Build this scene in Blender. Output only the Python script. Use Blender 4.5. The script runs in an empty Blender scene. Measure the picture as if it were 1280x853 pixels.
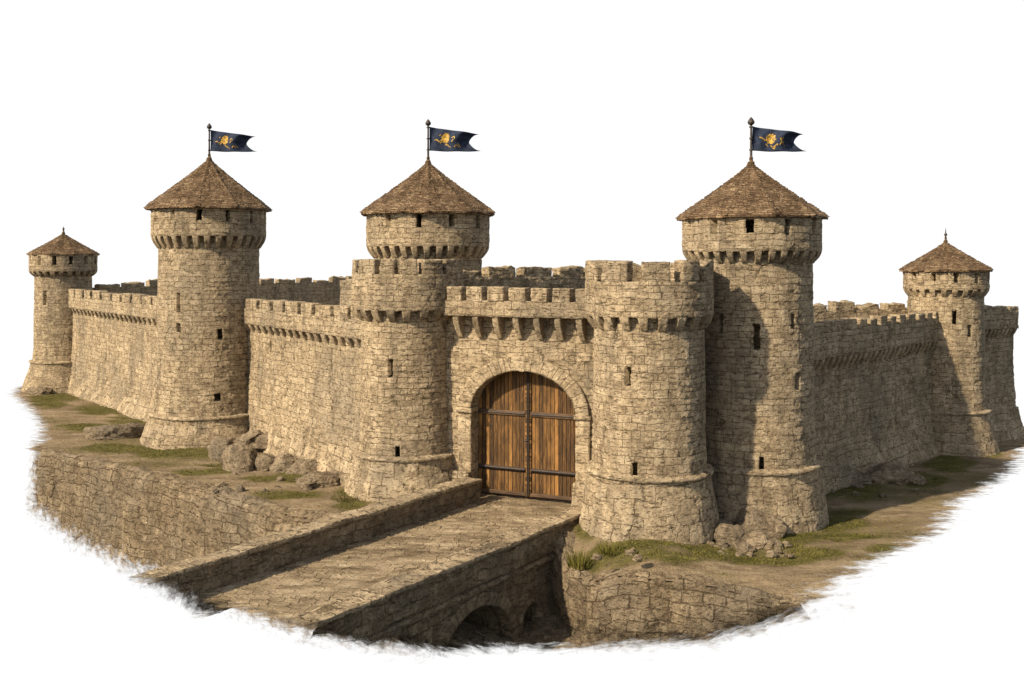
import bpy, math, random
import numpy as np
R = math.radians
random.seed(7)
scene = bpy.context.scene
COL = scene.collection
CAMZ, F, CX, HY = 9.4, 1280.0, 640.0, 325.0     # camera height, focal in photo pixels, horizon row

def un(px, py, z=0.0):                           # pixel on a level surface -> plan point
    Y = F * (CAMZ - z) / (py - HY)
    return ((px - CX) / F * Y, Y)

# ------------------------------------------------------------------ noise
def _hash(ix, iy, iz, seed):
    h = (ix * 374761393 + iy * 668265263 + iz * 2147483647 + seed * 144665) & 0xFFFFFFFF
    h = ((h ^ (h >> 13)) * 1274126177) & 0xFFFFFFFF
    h = (h ^ (h >> 16)) & 0xFFFFFFFF
    return h / 4294967295.0

def vnoise(p, scale=1.0, seed=0, octaves=4, rough=0.5):
    p = np.asarray(p, float) * scale
    out = np.zeros(len(p)); amp = 1.0; tot = 0
    for o in range(octaves):
        q = p * (2 ** o) + 13.7 * o
        i = np.floor(q).astype(np.int64); f = q - i
        f = f * f * (3 - 2 * f)
        acc = 0
        for dx in (0, 1):
            for dy in (0, 1):
                for dz in (0, 1):
                    w = (f[:, 0] if dx else 1 - f[:, 0]) * (f[:, 1] if dy else 1 - f[:, 1]) * (f[:, 2] if dz else 1 - f[:, 2])
                    acc = acc + w * _hash(i[:, 0] + dx, i[:, 1] + dy, i[:, 2] + dz, seed + o)
        out += amp * acc; tot += amp; amp *= rough
    return out / tot * 2 - 1

def sstep(a, b, x):
    t = np.clip((x - a) / (b - a), 0, 1)
    return t * t * (3 - 2 * t)

# ------------------------------------------------------------------ materials
class NT:
    def __init__(s, name, tree=None):
        if tree is None:
            s.m = bpy.data.materials.new(name); s.m.use_nodes = True; s.t = s.m.node_tree
        else:
            s.t = tree
        s.t.nodes.clear()
    def n(s, typ, ins=None, **props):
        nd = s.t.nodes.new(typ)
        for k, v in props.items(): setattr(nd, k, v)
        for k, v in (ins or {}).items(): s.put(nd.inputs[k], v)
        return nd
    def put(s, sock, v):
        if hasattr(v, 'is_output') or isinstance(v, bpy.types.NodeSocket): s.t.links.new(v, sock)
        else: sock.default_value = v
    def math(s, op, a, b=0.0, c=None, clamp=False):
        nd = s.n('ShaderNodeMath', operation=op, use_clamp=clamp)
        s.put(nd.inputs[0], a); s.put(nd.inputs[1], b)
        if c is not None: s.put(nd.inputs[2], c)
        return nd.outputs[0]
    def vmath(s, op, a, b=None, scale=None):
        nd = s.n('ShaderNodeVectorMath', operation=op)
        s.put(nd.inputs[0], a)
        if b is not None: s.put(nd.inputs[1], b)
        if scale is not None: s.put(nd.inputs['Scale'], scale)
        return nd.outputs[0]
    def noise(s, vec, scale, detail=4.0, rough=0.5, dist=0.0, color=False):
        nd = s.n('ShaderNodeTexNoise', {'Vector': vec, 'Scale': scale, 'Detail': detail, 'Roughness': rough, 'Distortion': dist})
        return nd.outputs['Color' if color else 'Fac']
    def mapr(s, v, a, b, c=0.0, d=1.0, smooth=False):
        nd = s.n('ShaderNodeMapRange', {'Value': v, 'From Min': a, 'From Max': b, 'To Min': c, 'To Max': d})
        if smooth: nd.interpolation_type = 'SMOOTHSTEP'
        return nd.outputs[0]
    def ramp(s, fac, stops):
        nd = s.n('ShaderNodeValToRGB', {'Fac': fac})
        el = nd.color_ramp.elements
        while len(el) < len(stops): el.new(0.5)
        for e, (p, c) in zip(el, stops): e.position = p; e.color = (*c, 1)
        return nd.outputs['Color']
    def mix(s, fac, a, b, blend='MIX'):
        nd = s.n('ShaderNodeMix', data_type='RGBA', blend_type=blend)
        s.put(nd.inputs[0], fac)
        for k, v in ((6, a), (7, b)): s.put(nd.inputs[k], (*v, 1) if isinstance(v, tuple) and len(v) == 3 else v)
        return nd.outputs[2]
    def fmix(s, fac, a, b):
        nd = s.n('ShaderNodeMix', data_type='FLOAT')
        s.put(nd.inputs[0], fac); s.put(nd.inputs[2], a); s.put(nd.inputs[3], b)
        return nd.outputs[0]
    def finish(s, color, rough=0.9, height=None, disp=True, alpha=None, spec=0.2, metal=0.0, bump=None, bump_dist=0.02):
        b = s.n('ShaderNodeBsdfPrincipled', {'Roughness': rough, 'Metallic': metal, 'Specular IOR Level': spec})
        s.put(b.inputs['Base Color'], (*color, 1) if isinstance(color, tuple) and len(color) == 3 else color)
        if bump is not None:
            bn = s.n('ShaderNodeBump', {'Height': bump, 'Distance': bump_dist, 'Strength': 1.0})
            s.put(b.inputs['Normal'], bn.outputs[0])
        out = s.n('ShaderNodeOutputMaterial')
        sh = b.outputs[0]
        if alpha is not None:
            tr = s.n('ShaderNodeBsdfTransparent')
            mx = s.n('ShaderNodeMixShader', {0: alpha, 1: tr.outputs[0], 2: sh})
            sh = mx.outputs[0]
        s.put(out.inputs['Surface'], sh)
        if height is not None:
            d = s.n('ShaderNodeDisplacement', {'Height': height, 'Midlevel': 0.0, 'Scale': 1.0})
            s.put(out.inputs['Displacement'], d.outputs[0])
            s.m.displacement_method = 'BOTH' if disp else 'BUMP'
        return s.m

def edge_alpha(t, pos, width=0.5, amp=1.0):
    """opacity that runs out in ragged streaks where the built ground ends (vertex attribute 'edge' = metres to the end)"""
    e = t.n('ShaderNodeAttribute', attribute_name='edge').outputs['Fac']
    mp = t.n('ShaderNodeMapping', {'Vector': pos, 'Scale': (0.7, 2.2, 2.2), 'Rotation': (0, 0, R(8))}).outputs[0]
    a = t.noise(mp, 1.6, 8, 0.68)
    v = t.math('ADD', e, t.math('MULTIPLY', t.math('SUBTRACT', a, 0.5), 2.6 * amp))
    return t.mapr(v, 0.0, width, smooth=True)

TAN = [(0.0, (0.048, 0.034, 0.020)), (0.26, (0.165, 0.120, 0.071)), (0.52, (0.315, 0.238, 0.146)), (0.78, (0.450, 0.352, 0.226)), (1.0, (0.580, 0.470, 0.320))]
EARTHY = [(0.0, (0.036, 0.025, 0.015)), (0.33, (0.110, 0.079, 0.046)), (0.6, (0.205, 0.152, 0.092)), (1.0, (0.380, 0.295, 0.190))]

def stone(name, bw=0.62, bh=0.30, big=1.55, disp=1.0, ramp=TAN, joint=0.55, warp=0.10, edge=False, rocky=0.0, joint_d=0.027):
    t = NT(name)
    pos = t.n('ShaderNodeNewGeometry').outputs['Position']
    uv = t.n('ShaderNodeUVMap').outputs[0]
    rnd = t.n('ShaderNodeObjectInfo').outputs['Random']
    off = t.n('ShaderNodeCombineXYZ', {0: t.math('MULTIPLY', rnd, 37.0), 1: t.math('MULTIPLY', rnd, 0.0), 2: 0.0}).outputs[0]
    w1 = t.noise(pos, 0.9, 3, 0.5, color=True)
    w2 = t.noise(pos, 5.5, 3, 0.6, color=True)
    c = t.vmath('ADD', uv, off)
    c = t.vmath('ADD', c, t.vmath('SCALE', t.vmath('SUBTRACT', w1, (0.5, 0.5, 0.5)), scale=warp * 2.6))
    c = t.vmath('ADD', c, t.vmath('SCALE', t.vmath('SUBTRACT', w2, (0.5, 0.5, 0.5)), scale=warp * 0.85))
    def brick(k, sq, of):
        nd = t.n('ShaderNodeTexBrick', {'Vector': c, 'Color1': (0, 0, 0, 1), 'Color2': (1, 1, 1, 1), 'Mortar': (0.5, 0.5, 0.5, 1), 'Scale': 1.0,
                 'Mortar Size': joint_d * 0.5, 'Mortar Smooth': 0.5, 'Bias': 0.0, 'Brick Width': bw * k, 'Row Height': bh * k},
                 offset=of, offset_frequency=2, squash=sq, squash_frequency=3)
        return nd.outputs['Color'], nd.outputs['Fac']
    c1, m1 = brick(1.0, 1.45, 0.42)
    c2, m2 = brick(big, 0.62, 0.37)
    sel = t.mapr(t.noise(pos, 0.55, 2, 0.5), 0.50, 0.53)
    bc = t.mix(sel, c1, c2); mo = t.fmix(sel, m1, m2)
    # joints come and go
    vis = t.mapr(t.noise(pos, 1.9, 4, 0.6), 0.34, 0.56, 0.15, 1.0)
    mo = t.math('MULTIPLY', mo, vis)
    # cracks
    cp = t.vmath('ADD', pos, t.vmath('SCALE', w2, scale=0.35))
    vo = t.n('ShaderNodeTexVoronoi', {'Vector': cp, 'Scale': 0.95 if rocky < .5 else 1.5}, feature='DISTANCE_TO_EDGE').outputs['Distance']
    cr = t.mapr(vo, 0.0, 0.045, 1.0, 0.0)
    crm = t.mapr(t.noise(pos, 0.8, 3, 0.55), 0.54 - 0.2 * rocky, 0.66, 0.0, 1.0)
    cr = t.math('MULTIPLY', cr, crm)
    g1 = t.noise(pos, 2.6, 6, 0.62)
    g2 = t.noise(pos, 11.0, 6, 0.68)
    g3 = t.noise(pos, 34.0, 4, 0.7)
    chip = t.n('ShaderNodeTexVoronoi', {'Vector': t.vmath('ADD', pos, t.vmath('SCALE', w2, scale=0.15)), 'Scale': 6.5}, feature='F1').outputs['Distance']
    h = t.math('MULTIPLY', bc, 0.026)
    h = t.math('SUBTRACT', h, t.math('MULTIPLY', mo, 0.036))
    h = t.math('SUBTRACT', h, t.math('MULTIPLY', cr, 0.032 + 0.03 * rocky))
    h = t.math('ADD', h, t.math('MULTIPLY', t.math('SUBTRACT', g1, 0.5), 0.045 + 0.45 * rocky))
    h = t.math('ADD', h, t.math('MULTIPLY', t.math('SUBTRACT', g2, 0.5), 0.040 + 0.09 * rocky))
    h = t.math('ADD', h, t.math('MULTIPLY', t.math('SUBTRACT', g3, 0.5), 0.026))
    h = t.math('SUBTRACT', h, t.math('MULTIPLY', chip, 0.016))
    hp = t.n('ShaderNodeMapping', {'Vector': pos, 'Scale': (3.2, 3.2, 11.0)}).outputs[0]
    hn = t.noise(hp, 1.5, 6, 0.68, 0.4)
    hatch = t.mapr(hn, 0.545, 0.62, 0.0, 1.0)
    h = t.math('SUBTRACT', h, t.math('MULTIPLY', hatch, 0.013))
    h = t.math('MULTIPLY', h, disp)
    v = t.math('ADD', t.math('MULTIPLY', bc, 0.12), t.math('MULTIPLY', g1, 0.52))
    v = t.math('ADD', v, t.math('MULTIPLY', g2, 0.44))
    v = t.math('ADD', v, t.math('MULTIPLY', t.noise(pos, 42.0, 4, 0.75), 0.40))
    v = t.mapr(v, 0.46, 0.98)
    col = t.ramp(v, ramp)
    # weather stains: long vertical runs and broad grey patches, wherever they happen to be
    mp = t.n('ShaderNodeMapping', {'Vector': pos, 'Scale': (1.3, 1.3, 0.16)}).outputs[0]
    st = t.mapr(t.noise(mp, 1.1, 6, 0.65), 0.48, 0.72, 0.0, 0.60)
    col = t.mix(st, col, (0.078, 0.062, 0.043))
    pt = t.mapr(t.noise(pos, 0.33, 4, 0.6), 0.48, 0.66, 0.0, 0.48)
    col = t.mix(pt, col, (0.140, 0.118, 0.088))
    pits = t.mapr(t.noise(pos, 15.0, 4, 0.75), 0.59, 0.69, 0.0, 0.75)
    col = t.mix(t.math('MULTIPLY', hatch, 0.82), col, (0.055, 0.038, 0.022))
    col = t.mix(pits, col, (0.075, 0.053, 0.030))
    col = t.mix(t.math('MULTIPLY', mo, joint), col, (0.060, 0.042, 0.024))
    col = t.mix(t.math('MULTIPLY', cr, 0.75), col, (0.040, 0.028, 0.016))
    return t.finish(col, 0.93, h, True, edge_alpha(t, pos, 0.95, .85) if edge else None, spec=0.12)

def mat_shingle():
    t = NT('roof_shingles')
    pos = t.n('ShaderNodeNewGeometry').outputs['Position']; uv = t.n('ShaderNodeUVMap').outputs[0]
    w2 = t.noise(pos, 4.0, 3, 0.6, color=True)
    c = t.vmath('ADD', uv, t.vmath('SCALE', t.vmath('SUBTRACT', w2, (0.5, 0.5, 0.5)), scale=0.16))
    nd = t.n('ShaderNodeTexBrick', {'Vector': c, 'Color1': (0, 0, 0, 1), 'Color2': (1, 1, 1, 1), 'Mortar': (0.3, 0.3, 0.3, 1), 'Scale': 1.0,
             'Mortar Size': 0.013, 'Mortar Smooth': 0.5, 'Brick Width': 0.20, 'Row Height': 0.125}, offset=0.5, squash=1.25, squash_frequency=3)
    bc, mo = nd.outputs['Color'], nd.outputs['Fac']
    sx = t.n('ShaderNodeSeparateXYZ', {0: c}).outputs[1]
    saw = t.math('FRACT', t.math('DIVIDE', sx, 0.125))
    g1 = t.noise(pos, 1.6, 5, 0.6); g2 = t.noise(pos, 14, 5, 0.7)
    mo = t.math('MULTIPLY', mo, t.mapr(t.noise(pos, 2.2, 3, 0.6), 0.4, 0.6, 0.5, 1.0))
    h = t.math('MULTIPLY', saw, -0.045)
    h = t.math('ADD', h, t.math('MULTIPLY', bc, 0.022))
    h = t.math('SUBTRACT', h, t.math('MULTIPLY', mo, 0.030))
    h = t.math('ADD', h, t.math('MULTIPLY', t.math('SUBTRACT', g2, 0.5), 0.022))
    v = t.math('ADD', t.math('MULTIPLY', bc, 0.24), t.math('ADD', t.math('MULTIPLY', g1, 0.62), t.math('MULTIPLY', g2, 0.30)))
    col = t.ramp(t.mapr(v, 0.26, 0.80), [(0, (0.026, 0.016, 0.009)), (0.4, (0.085, 0.053, 0.029)), (0.7, (0.165, 0.108, 0.060)), (1, (0.28, 0.20, 0.12))])
    n2 = t.n('ShaderNodeTexBrick', {'Vector': t.vmath('ADD', uv, t.vmath('SCALE', t.noise(pos, 1.3, 4, 0.65, color=True), scale=0.5)), 'Scale': 1.0, 'Mortar Size': 0.022, 'Mortar Smooth': 0.4,
             'Brick Width': 0.95, 'Row Height': 1.7}, offset=0.37)
    seam = t.math('MULTIPLY', n2.outputs['Fac'], t.mapr(t.noise(pos, 1.1, 3, 0.6), 0.46, 0.56, 0.0, 1.0))
    h = t.math('SUBTRACT', h, t.math('MULTIPLY', seam, 0.06))
    col = t.mix(t.math('MULTIPLY', seam, 0.8), col, (0.022, 0.014, 0.009))
    col = t.mix(t.math('MULTIPLY', mo, 0.8), col, (0.030, 0.018, 0.010))
    return t.finish(col, 0.9, h, True, spec=0.12)

def mat_wood(name, base, dark, scale=1.0):
    t = NT(name)
    uv = t.n('ShaderNodeUVMap').outputs[0]
    rnd = t.n('ShaderNodeObjectInfo').outputs['Random']
    mp = t.n('ShaderNodeMapping', {'Vector': uv, 'Scale': (9.0, 0.55, 1.0)}).outputs[0]
    mp = t.vmath('ADD', mp, t.n('ShaderNodeCombineXYZ', {0: t.math('MULTIPLY', rnd, 20.0), 1: 0.0, 2: 0.0}).outputs[0])
    g = t.noise(mp, 3.0, 7, 0.7, 0.6)
    sx = t.n('ShaderNodeSeparateXYZ', {0: uv}).outputs
    pl = t.math('DIVIDE', sx[0], 0.165 * scale)
    fr = t.math('FRACT', pl); pid = t.math('FLOOR', pl)
    wn = t.n('ShaderNodeTexWhiteNoise', noise_dimensions='1D'); t.put(wn.inputs['W'], pid)
    gap = t.mapr(t.math('ABSOLUTE', t.math('SUBTRACT', fr, 0.5)), 0.42, 0.49, 0.0, 1.0)
    v = t.math('ADD', t.math('MULTIPLY', g, 1.0), t.math('MULTIPLY', t.math('SUBTRACT', wn.outputs['Value'], 0.5), 0.36))
    col = t.ramp(t.mapr(v, 0.28, 0.78), [(0, dark), (0.45, tuple(0.6 * a + 0.4 * b for a, b in zip(base, dark))), (0.75, base), (1, tuple(min(1, 1.5 * a) for a in base))])
    big = t.mapr(t.noise(t.n('ShaderNodeMapping', {'Vector': uv, 'Scale': (2.2, .5, 1)}).outputs[0], 1.6, 6, 0.65), 0.42, 0.62, 0, 0.75)
    col = t.mix(big, col, tuple(0.5 * d + 0.12 * b for d, b in zip(dark, base)))
    col = t.mix(gap, col, (0.008, 0.005, 0.003))
    h = t.math('SUBTRACT', t.math('MULTIPLY', g, 0.03), t.math('MULTIPLY', gap, 0.04))
    return t.finish(col, 0.72, None, spec=0.25, bump=h, bump_dist=1.0)

def mat_iron():
    t = NT('aged_iron')
    pos = t.n('ShaderNodeNewGeometry').outputs['Position']
    g = t.noise(pos, 9, 5, 0.65)
    col = t.ramp(g, [(0.3, (0.022, 0.017, 0.014)), (0.6, (0.055, 0.042, 0.034)), (0.8, (0.10, 0.065, 0.04))])
    return t.finish(col, 0.6, None, spec=0.4, metal=0.3, bump=g, bump_dist=0.02)

def mat_cloth():
    t = NT('navy_cloth')
    uv = t.n('ShaderNodeUVMap').outputs[0]
    g = t.noise(uv, 5, 6, 0.65)
    sx = t.n('ShaderNodeSeparateXYZ', {0: uv}).outputs
    col = t.ramp(g, [(0.25, (0.010, 0.013, 0.024)), (0.55, (0.024, 0.032, 0.056)), (0.8, (0.055, 0.062, 0.085))])
    return t.finish(col, 0.85, None, spec=0.15, bump=g, bump_dist=0.05)

def mat_gold():
    t = NT('gold_thread')
    pos = t.n('ShaderNodeNewGeometry').outputs['Position']
    g = t.noise(pos, 9, 4, 0.75)
    col = t.ramp(g, [(0.38, (0.07, 0.038, 0.010)), (0.50, (0.36, 0.205, 0.025)), (0.72, (0.60, 0.40, 0.09))])
    return t.finish(col, 0.6, None, spec=0.3)

def mat_ground():
    t = NT('dry_earth')
    pos = t.n('ShaderNodeNewGeometry').outputs['Position']
    gr = t.n('ShaderNodeAttribute', attribute_name='grass').outputs['Fac']
    st = t.n('ShaderNodeMapping', {'Vector': pos, 'Scale': (0.45, 1.5, 1.0), 'Rotation': (0, 0, R(-8))}).outputs[0]
    g0 = t.noise(st, 0.7, 5, 0.6); g1 = t.noise(st, 3.2, 7, 0.7); g2 = t.noise(pos, 16, 5, 0.7)
    v = t.math('ADD', t.math('MULTIPLY', g0, 0.45), t.math('ADD', t.math('MULTIPLY', g1, 0.4), t.math('MULTIPLY', g2, 0.35)))
    col = t.ramp(t.mapr(v, 0.38, 0.82), [(0, (0.048, 0.033, 0.019)), (0.35, (0.140, 0.100, 0.058)), (0.65, (0.265, 0.198, 0.120)), (1, (0.42, 0.33, 0.215))])
    gc = t.ramp(t.mapr(t.math('ADD', g1, t.math('MULTIPLY', g2, 0.6)), 0.5, 1.1), [(0, (0.026, 0.026, 0.006)), (0.5, (0.072, 0.066, 0.014)), (1, (0.165, 0.135, 0.045))])
    gm = t.mapr(t.math('ADD', gr, t.math('MULTIPLY', t.math('SUBTRACT', t.math('ADD', t.math('MULTIPLY', g1, .6), t.math('MULTIPLY', g2, .4)), 0.5), 2.2)), 0.25, 0.85, 0, 0.88, True)
    col = t.mix(gm, col, gc)
    peb = t.n('ShaderNodeTexVoronoi', {'Vector': pos, 'Scale': 7.0}, feature='F1').outputs['Distance']
    h = t.math('ADD', t.math('MULTIPLY', t.math('SUBTRACT', g1, 0.5), 0.20), t.math('MULTIPLY', t.math('SUBTRACT', g2, 0.5), 0.07))
    h = t.math('SUBTRACT', h, t.math('MULTIPLY', peb, 0.03))
    return t.finish(col, 0.95, h, True, edge_alpha(t, pos, 0.9, 1.1), spec=0.1)

def mat_deck():
    t = NT('worn_paving')
    pos = t.n('ShaderNodeNewGeometry').outputs['Position']
    st = t.n('ShaderNodeMapping', {'Vector': pos, 'Scale': (0.6, 1.5, 1.0), 'Rotation': (0, 0, R(-6))}).outputs[0]
    g0 = t.noise(st, 0.5, 5, 0.6); g1 = t.noise(st, 1.7, 8, 0.66); g2 = t.noise(pos, 15, 5, 0.7)
    c = t.vmath('ADD', pos, t.vmath('SCALE', t.noise(pos, 1.5, 3, 0.6, color=True), scale=0.7))
    vo = t.n('ShaderNodeTexVoronoi', {'Vector': c, 'Scale': 1.7}, feature='DISTANCE_TO_EDGE').outputs['Distance']
    cm = t.n('ShaderNodeMapping', {'Vector': t.vmath('ADD', pos, t.vmath('SCALE', t.noise(pos, 2.2, 3, 0.6, color=True), scale=0.22)), 'Rotation': (0, 0, R(12))}).outputs[0]
    bk = t.n('ShaderNodeTexBrick', {'Vector': cm, 'Color1': (0, 0, 0, 1), 'Color2': (1, 1, 1, 1), 'Mortar': (.4, .4, .4, 1), 'Scale': 1.0, 'Mortar Size': 0.022, 'Mortar Smooth': 0.7,
             'Brick Width': 0.46, 'Row Height': 0.36}, offset=0.43, squash=1.3, squash_frequency=3)
    cr = t.math('MULTIPLY', bk.outputs['Fac'], t.mapr(t.noise(pos, 0.8, 4, 0.65), 0.36, 0.62, 0.1, 1.0))
    v = t.math('ADD', t.math('MULTIPLY', g0, 0.4), t.math('ADD', t.math('MULTIPLY', g1, 0.6), t.math('MULTIPLY', g2, 0.22)))
    col = t.ramp(t.mapr(v, 0.40, 0.80), [(0, (0.045, 0.031, 0.018)), (0.32, (0.135, 0.098, 0.058)), (0.6, (0.260, 0.197, 0.122)), (1, (0.45, 0.36, 0.24))])
    col = t.mix(t.math('MULTIPLY', cr, 0.7), col, (0.045, 0.031, 0.019))
    col = t.mix(0.22, col, bk.outputs['Color'], 'SOFT_LIGHT')
    h = t.math('ADD', t.math('MULTIPLY', t.math('SUBTRACT', g1, 0.5), 0.11), t.math('MULTIPLY', t.math('SUBTRACT', g2, 0.5), 0.045))
    h = t.math('ADD', t.math('SUBTRACT', h, t.math('MULTIPLY', cr, 0.05)), t.math('MULTIPLY', bk.outputs['Color'], 0.02))
    return t.finish(col, 0.95, h, True, edge_alpha(t, pos, 0.8, 0.8), spec=0.1)

def mat_grass():
    t = NT('grass_blades')
    pos = t.n('ShaderNodeNewGeometry').outputs['Position']
    g = t.math('ADD', t.math('MULTIPLY', t.noise(pos, 0.8, 3, 0.6), 0.6), t.math('MULTIPLY', t.noise(pos, 13, 2, 0.6), 0.45))
    col = t.ramp(g, [(0.38, (0.045, 0.045, 0.008)), (0.55, (0.105, 0.095, 0.018)), (0.72, (0.230, 0.185, 0.055))])
    return t.finish(col, 0.8, None, spec=0.1)

ROCK = [(0.0, (0.042, 0.030, 0.019)), (0.33, (0.130, 0.096, 0.060)), (0.6, (0.245, 0.187, 0.120)), (1.0, (0.43, 0.34, 0.225))]
M = dict(
    wall=stone('ashlar_wall', bw=0.50, bh=0.25, big=1.3, joint=0.88, warp=0.085),
    tower=stone('ashlar_tower', bw=0.46, bh=0.22, big=1.3, joint=0.88, warp=0.075),
    trim=stone('ashlar_trim', bw=0.5, bh=0.34, big=1.3, joint=0.5, disp=0.85),
    corbel=stone('corbel_stone', bw=3.0, bh=3.0, joint=0.2, disp=0.7),
    plinth=stone('plinth_stone', bw=0.85, bh=0.50, big=1.35, disp=1.1, warp=0.15, rocky=0.08, joint=0.7, joint_d=0.05),
    bank=stone('bank_stone', bw=0.66, bh=0.36, big=1.35, disp=1.2, ramp=EARTHY, warp=0.16, rocky=0.16, joint=0.9, edge=True, joint_d=0.055),
    bridge=stone('bridge_stone', bw=0.7, bh=0.34, big=1.3, disp=1.1, ramp=EARTHY, warp=0.18, rocky=0.12, joint=0.7, edge=True, joint_d=0.05),
    ring=stone('arch_stone', bw=0.27, bh=5.0, big=1.15, disp=0.8, joint=0.75, warp=0.05, joint_d=0.035),
    rock=stone('boulder_stone', bw=6.0, bh=6.0, disp=1.0, ramp=ROCK, rocky=0.45, joint=0.1),
    roof=mat_shingle(), door=mat_wood('oak_planks', (0.270, 0.132, 0.036), (0.014, 0.008, 0.004)),
    beam=mat_wood('dark_timber', (0.125, 0.072, 0.036), (0.022, 0.013, 0.008), 6.0),
    iron=mat_iron(), cloth=mat_cloth(), gold=mat_gold(), ground=mat_ground(), deck=mat_deck(), grass=mat_grass())

# ------------------------------------------------------------------ mesh helpers
def mesh_obj(name, verts, faces, uvs=None, mat=None, parent=None, loc=(0, 0, 0), rotz=0.0, attrs=None, smooth=True, data=None):
    """faces: (n,4) or (n,3) arrays or a list of them; uvs: per-vertex or list of per-loop arrays matching faces"""
    if data is None:
        me = bpy.data.meshes.new(name)
        verts = np.asarray(verts, np.float32)
        fl = faces if isinstance(faces, list) else [faces]
        fl = [np.asarray(f, np.int32) for f in fl if len(f)]
        loops = np.concatenate([f.ravel() for f in fl])
        sizes = np.concatenate([np.full(len(f), f.shape[1], np.int32) for f in fl])
        starts = np.concatenate([[0], np.cumsum(sizes)[:-1]]).astype(np.int32)
        me.vertices.add(len(verts)); me.vertices.foreach_set('co', verts.ravel())
        me.loops.add(len(loops)); me.loops.foreach_set('vertex_index', loops)
        me.polygons.add(len(sizes)); me.polygons.foreach_set('loop_start', starts)
        me.polygons.foreach_set('loop_total', sizes)
        me.polygons.foreach_set('use_smooth', np.full(len(sizes), smooth))
        if uvs is not None:
            ul = me.uv_layers.new(name='UVMap')
            u = np.asarray(uvs, np.float32)
            if len(u) == len(verts) and u.ndim == 2: u = u[loops]
            else: u = u.reshape(-1, 2)
            ul.data.foreach_set('uv', u.ravel())
        for k, a in (attrs or {}).items():
            at = me.attributes.new(k, 'FLOAT', 'POINT'); at.data.foreach_set('value', np.asarray(a, np.float32))
        me.update(calc_edges=True); me.validate()
        if mat: me.materials.append(mat)
    else:
        me = data
    o = bpy.data.objects.new(name, me); COL.objects.link(o)
    o.location = loc; o.rotation_euler = (0, 0, rotz)
    if parent: o.parent = parent
    return o

def tag(o, label=None, cat=None, group=None, kind=None):
    for k, v in (('label', label), ('category', cat), ('group', group), ('kind', kind)):
        if v: o[k] = v
    return o

def thing(name, label, cat, loc=(0, 0, 0), rotz=0.0, group=None):
    o = bpy.data.objects.new(name, None); COL.objects.link(o)
    o.location = loc; o.rotation_euler = (0, 0, rotz); o.empty_display_size = 0.5
    return tag(o, label, cat, group, 'thing')

def lines(a, b, res, extra=()):
    pts = sorted(set([round(a, 5), round(b, 5)] + [round(e, 5) for e in extra if a < e < b]))
    out = [pts[0]]
    for p, q in zip(pts[:-1], pts[1:]):
        k = max(1, int(math.ceil((q - p) / res)))
        out += [p + (q - p) * (i + 1) / k for i in range(k)]
    return np.array(out)

def grid_faces(nu, nv, closed=False):
    i = np.arange(nu - (0 if closed else 1)); j = np.arange(nv - 1)
    I, J = np.meshgrid(i, j, indexing='ij'); I = I.ravel(); J = J.ravel(); I2 = (I + 1) % nu
    return np.stack([I * nv + J, I2 * nv + J, I2 * nv + J + 1, I * nv + J + 1], 1), I, J

def hole_grid(us, vs, fpos, finn, holes, closed=False, uvf=None, splay=1.0):
    """A grid surface with rectangular openings; every opening gets a real recess (sides and back) reaching to finn()."""
    nu, nv = len(us), len(vs)
    U, V = np.meshgrid(us, vs, indexing='ij')
    verts = fpos(U.ravel(), V.ravel())
    F4, I, J = grid_faces(nu, nv, closed)
    ue = np.append(us, us[0] + 2 * math.pi) if closed else us
    uc = (ue[I] + ue[I + 1]) / 2; vc = (vs[J] + vs[J + 1]) / 2
    keep = np.ones(len(F4), bool); extraV = []; extraF = []; base = len(verts); extraUV = []
    uvv = np.stack([U.ravel() * uvf, V.ravel()], 1)
    for (a, b, c, d) in holes:
        inside = (uc > a) & (uc < b) & (vc > c) & (vc < d)
        keep &= ~inside
        ia = np.where((us >= a - 1e-4) & (us <= b + 1e-4))[0]; ja = np.where((vs >= c - 1e-4) & (vs <= d + 1e-4))[0]
        if len(ia) < 2 or len(ja) < 2: continue
        A, B = np.meshgrid(ia, ja, indexing='ij')
        um = (a + b) / 2; vin = finn(um + (us[A.ravel()] - um) * splay, vs[B.ravel()])     # loops widen inwards
        idx = np.arange(len(vin)).reshape(A.shape) + base
        base += len(vin); extraV.append(vin); extraUV.append(np.stack([us[A.ravel()] * uvf, vs[B.ravel()]], 1))
        g = A * nv + B
        for p in range(len(ia) - 1):
            for q in range(len(ja) - 1):
                extraF.append((idx[p, q], idx[p + 1, q], idx[p + 1, q + 1], idx[p, q + 1]))
            extraF.append((g[p, 0], g[p + 1, 0], idx[p + 1, 0], idx[p, 0]))
            extraF.append((g[p + 1, -1], g[p, -1], idx[p, -1], idx[p + 1, -1]))
        for q in range(len(ja) - 1):
            extraF.append((g[0, q + 1], g[0, q], idx[0, q], idx[0, q + 1]))
            extraF.append((g[-1, q], g[-1, q + 1], idx[-1, q + 1], idx[-1, q]))
    F4 = F4[keep]
    # per-loop uv so that the closed seam does not smear
    uv = uvv
    if extraV:
        verts = np.concatenate([verts] + extraV); uv = np.concatenate([uv] + extraUV)
        F4 = np.concatenate([F4, np.array(extraF)])
    luv = uv[F4.ravel()].reshape(-1, 4, 2).copy()
    if closed:
        per = 2 * math.pi * uvf
        span = luv[:, :, 0].max(1) - luv[:, :, 0].min(1)
        bad = span > per / 2
        w = luv[bad]; lo = w[:, :, 0] < (w[:, :, 0].max(1)[:, None] - per / 2); w[:, :, 0] += np.where(lo, per, 0); luv[bad] = w
    return verts, F4, luv.reshape(-1, 2)

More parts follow.
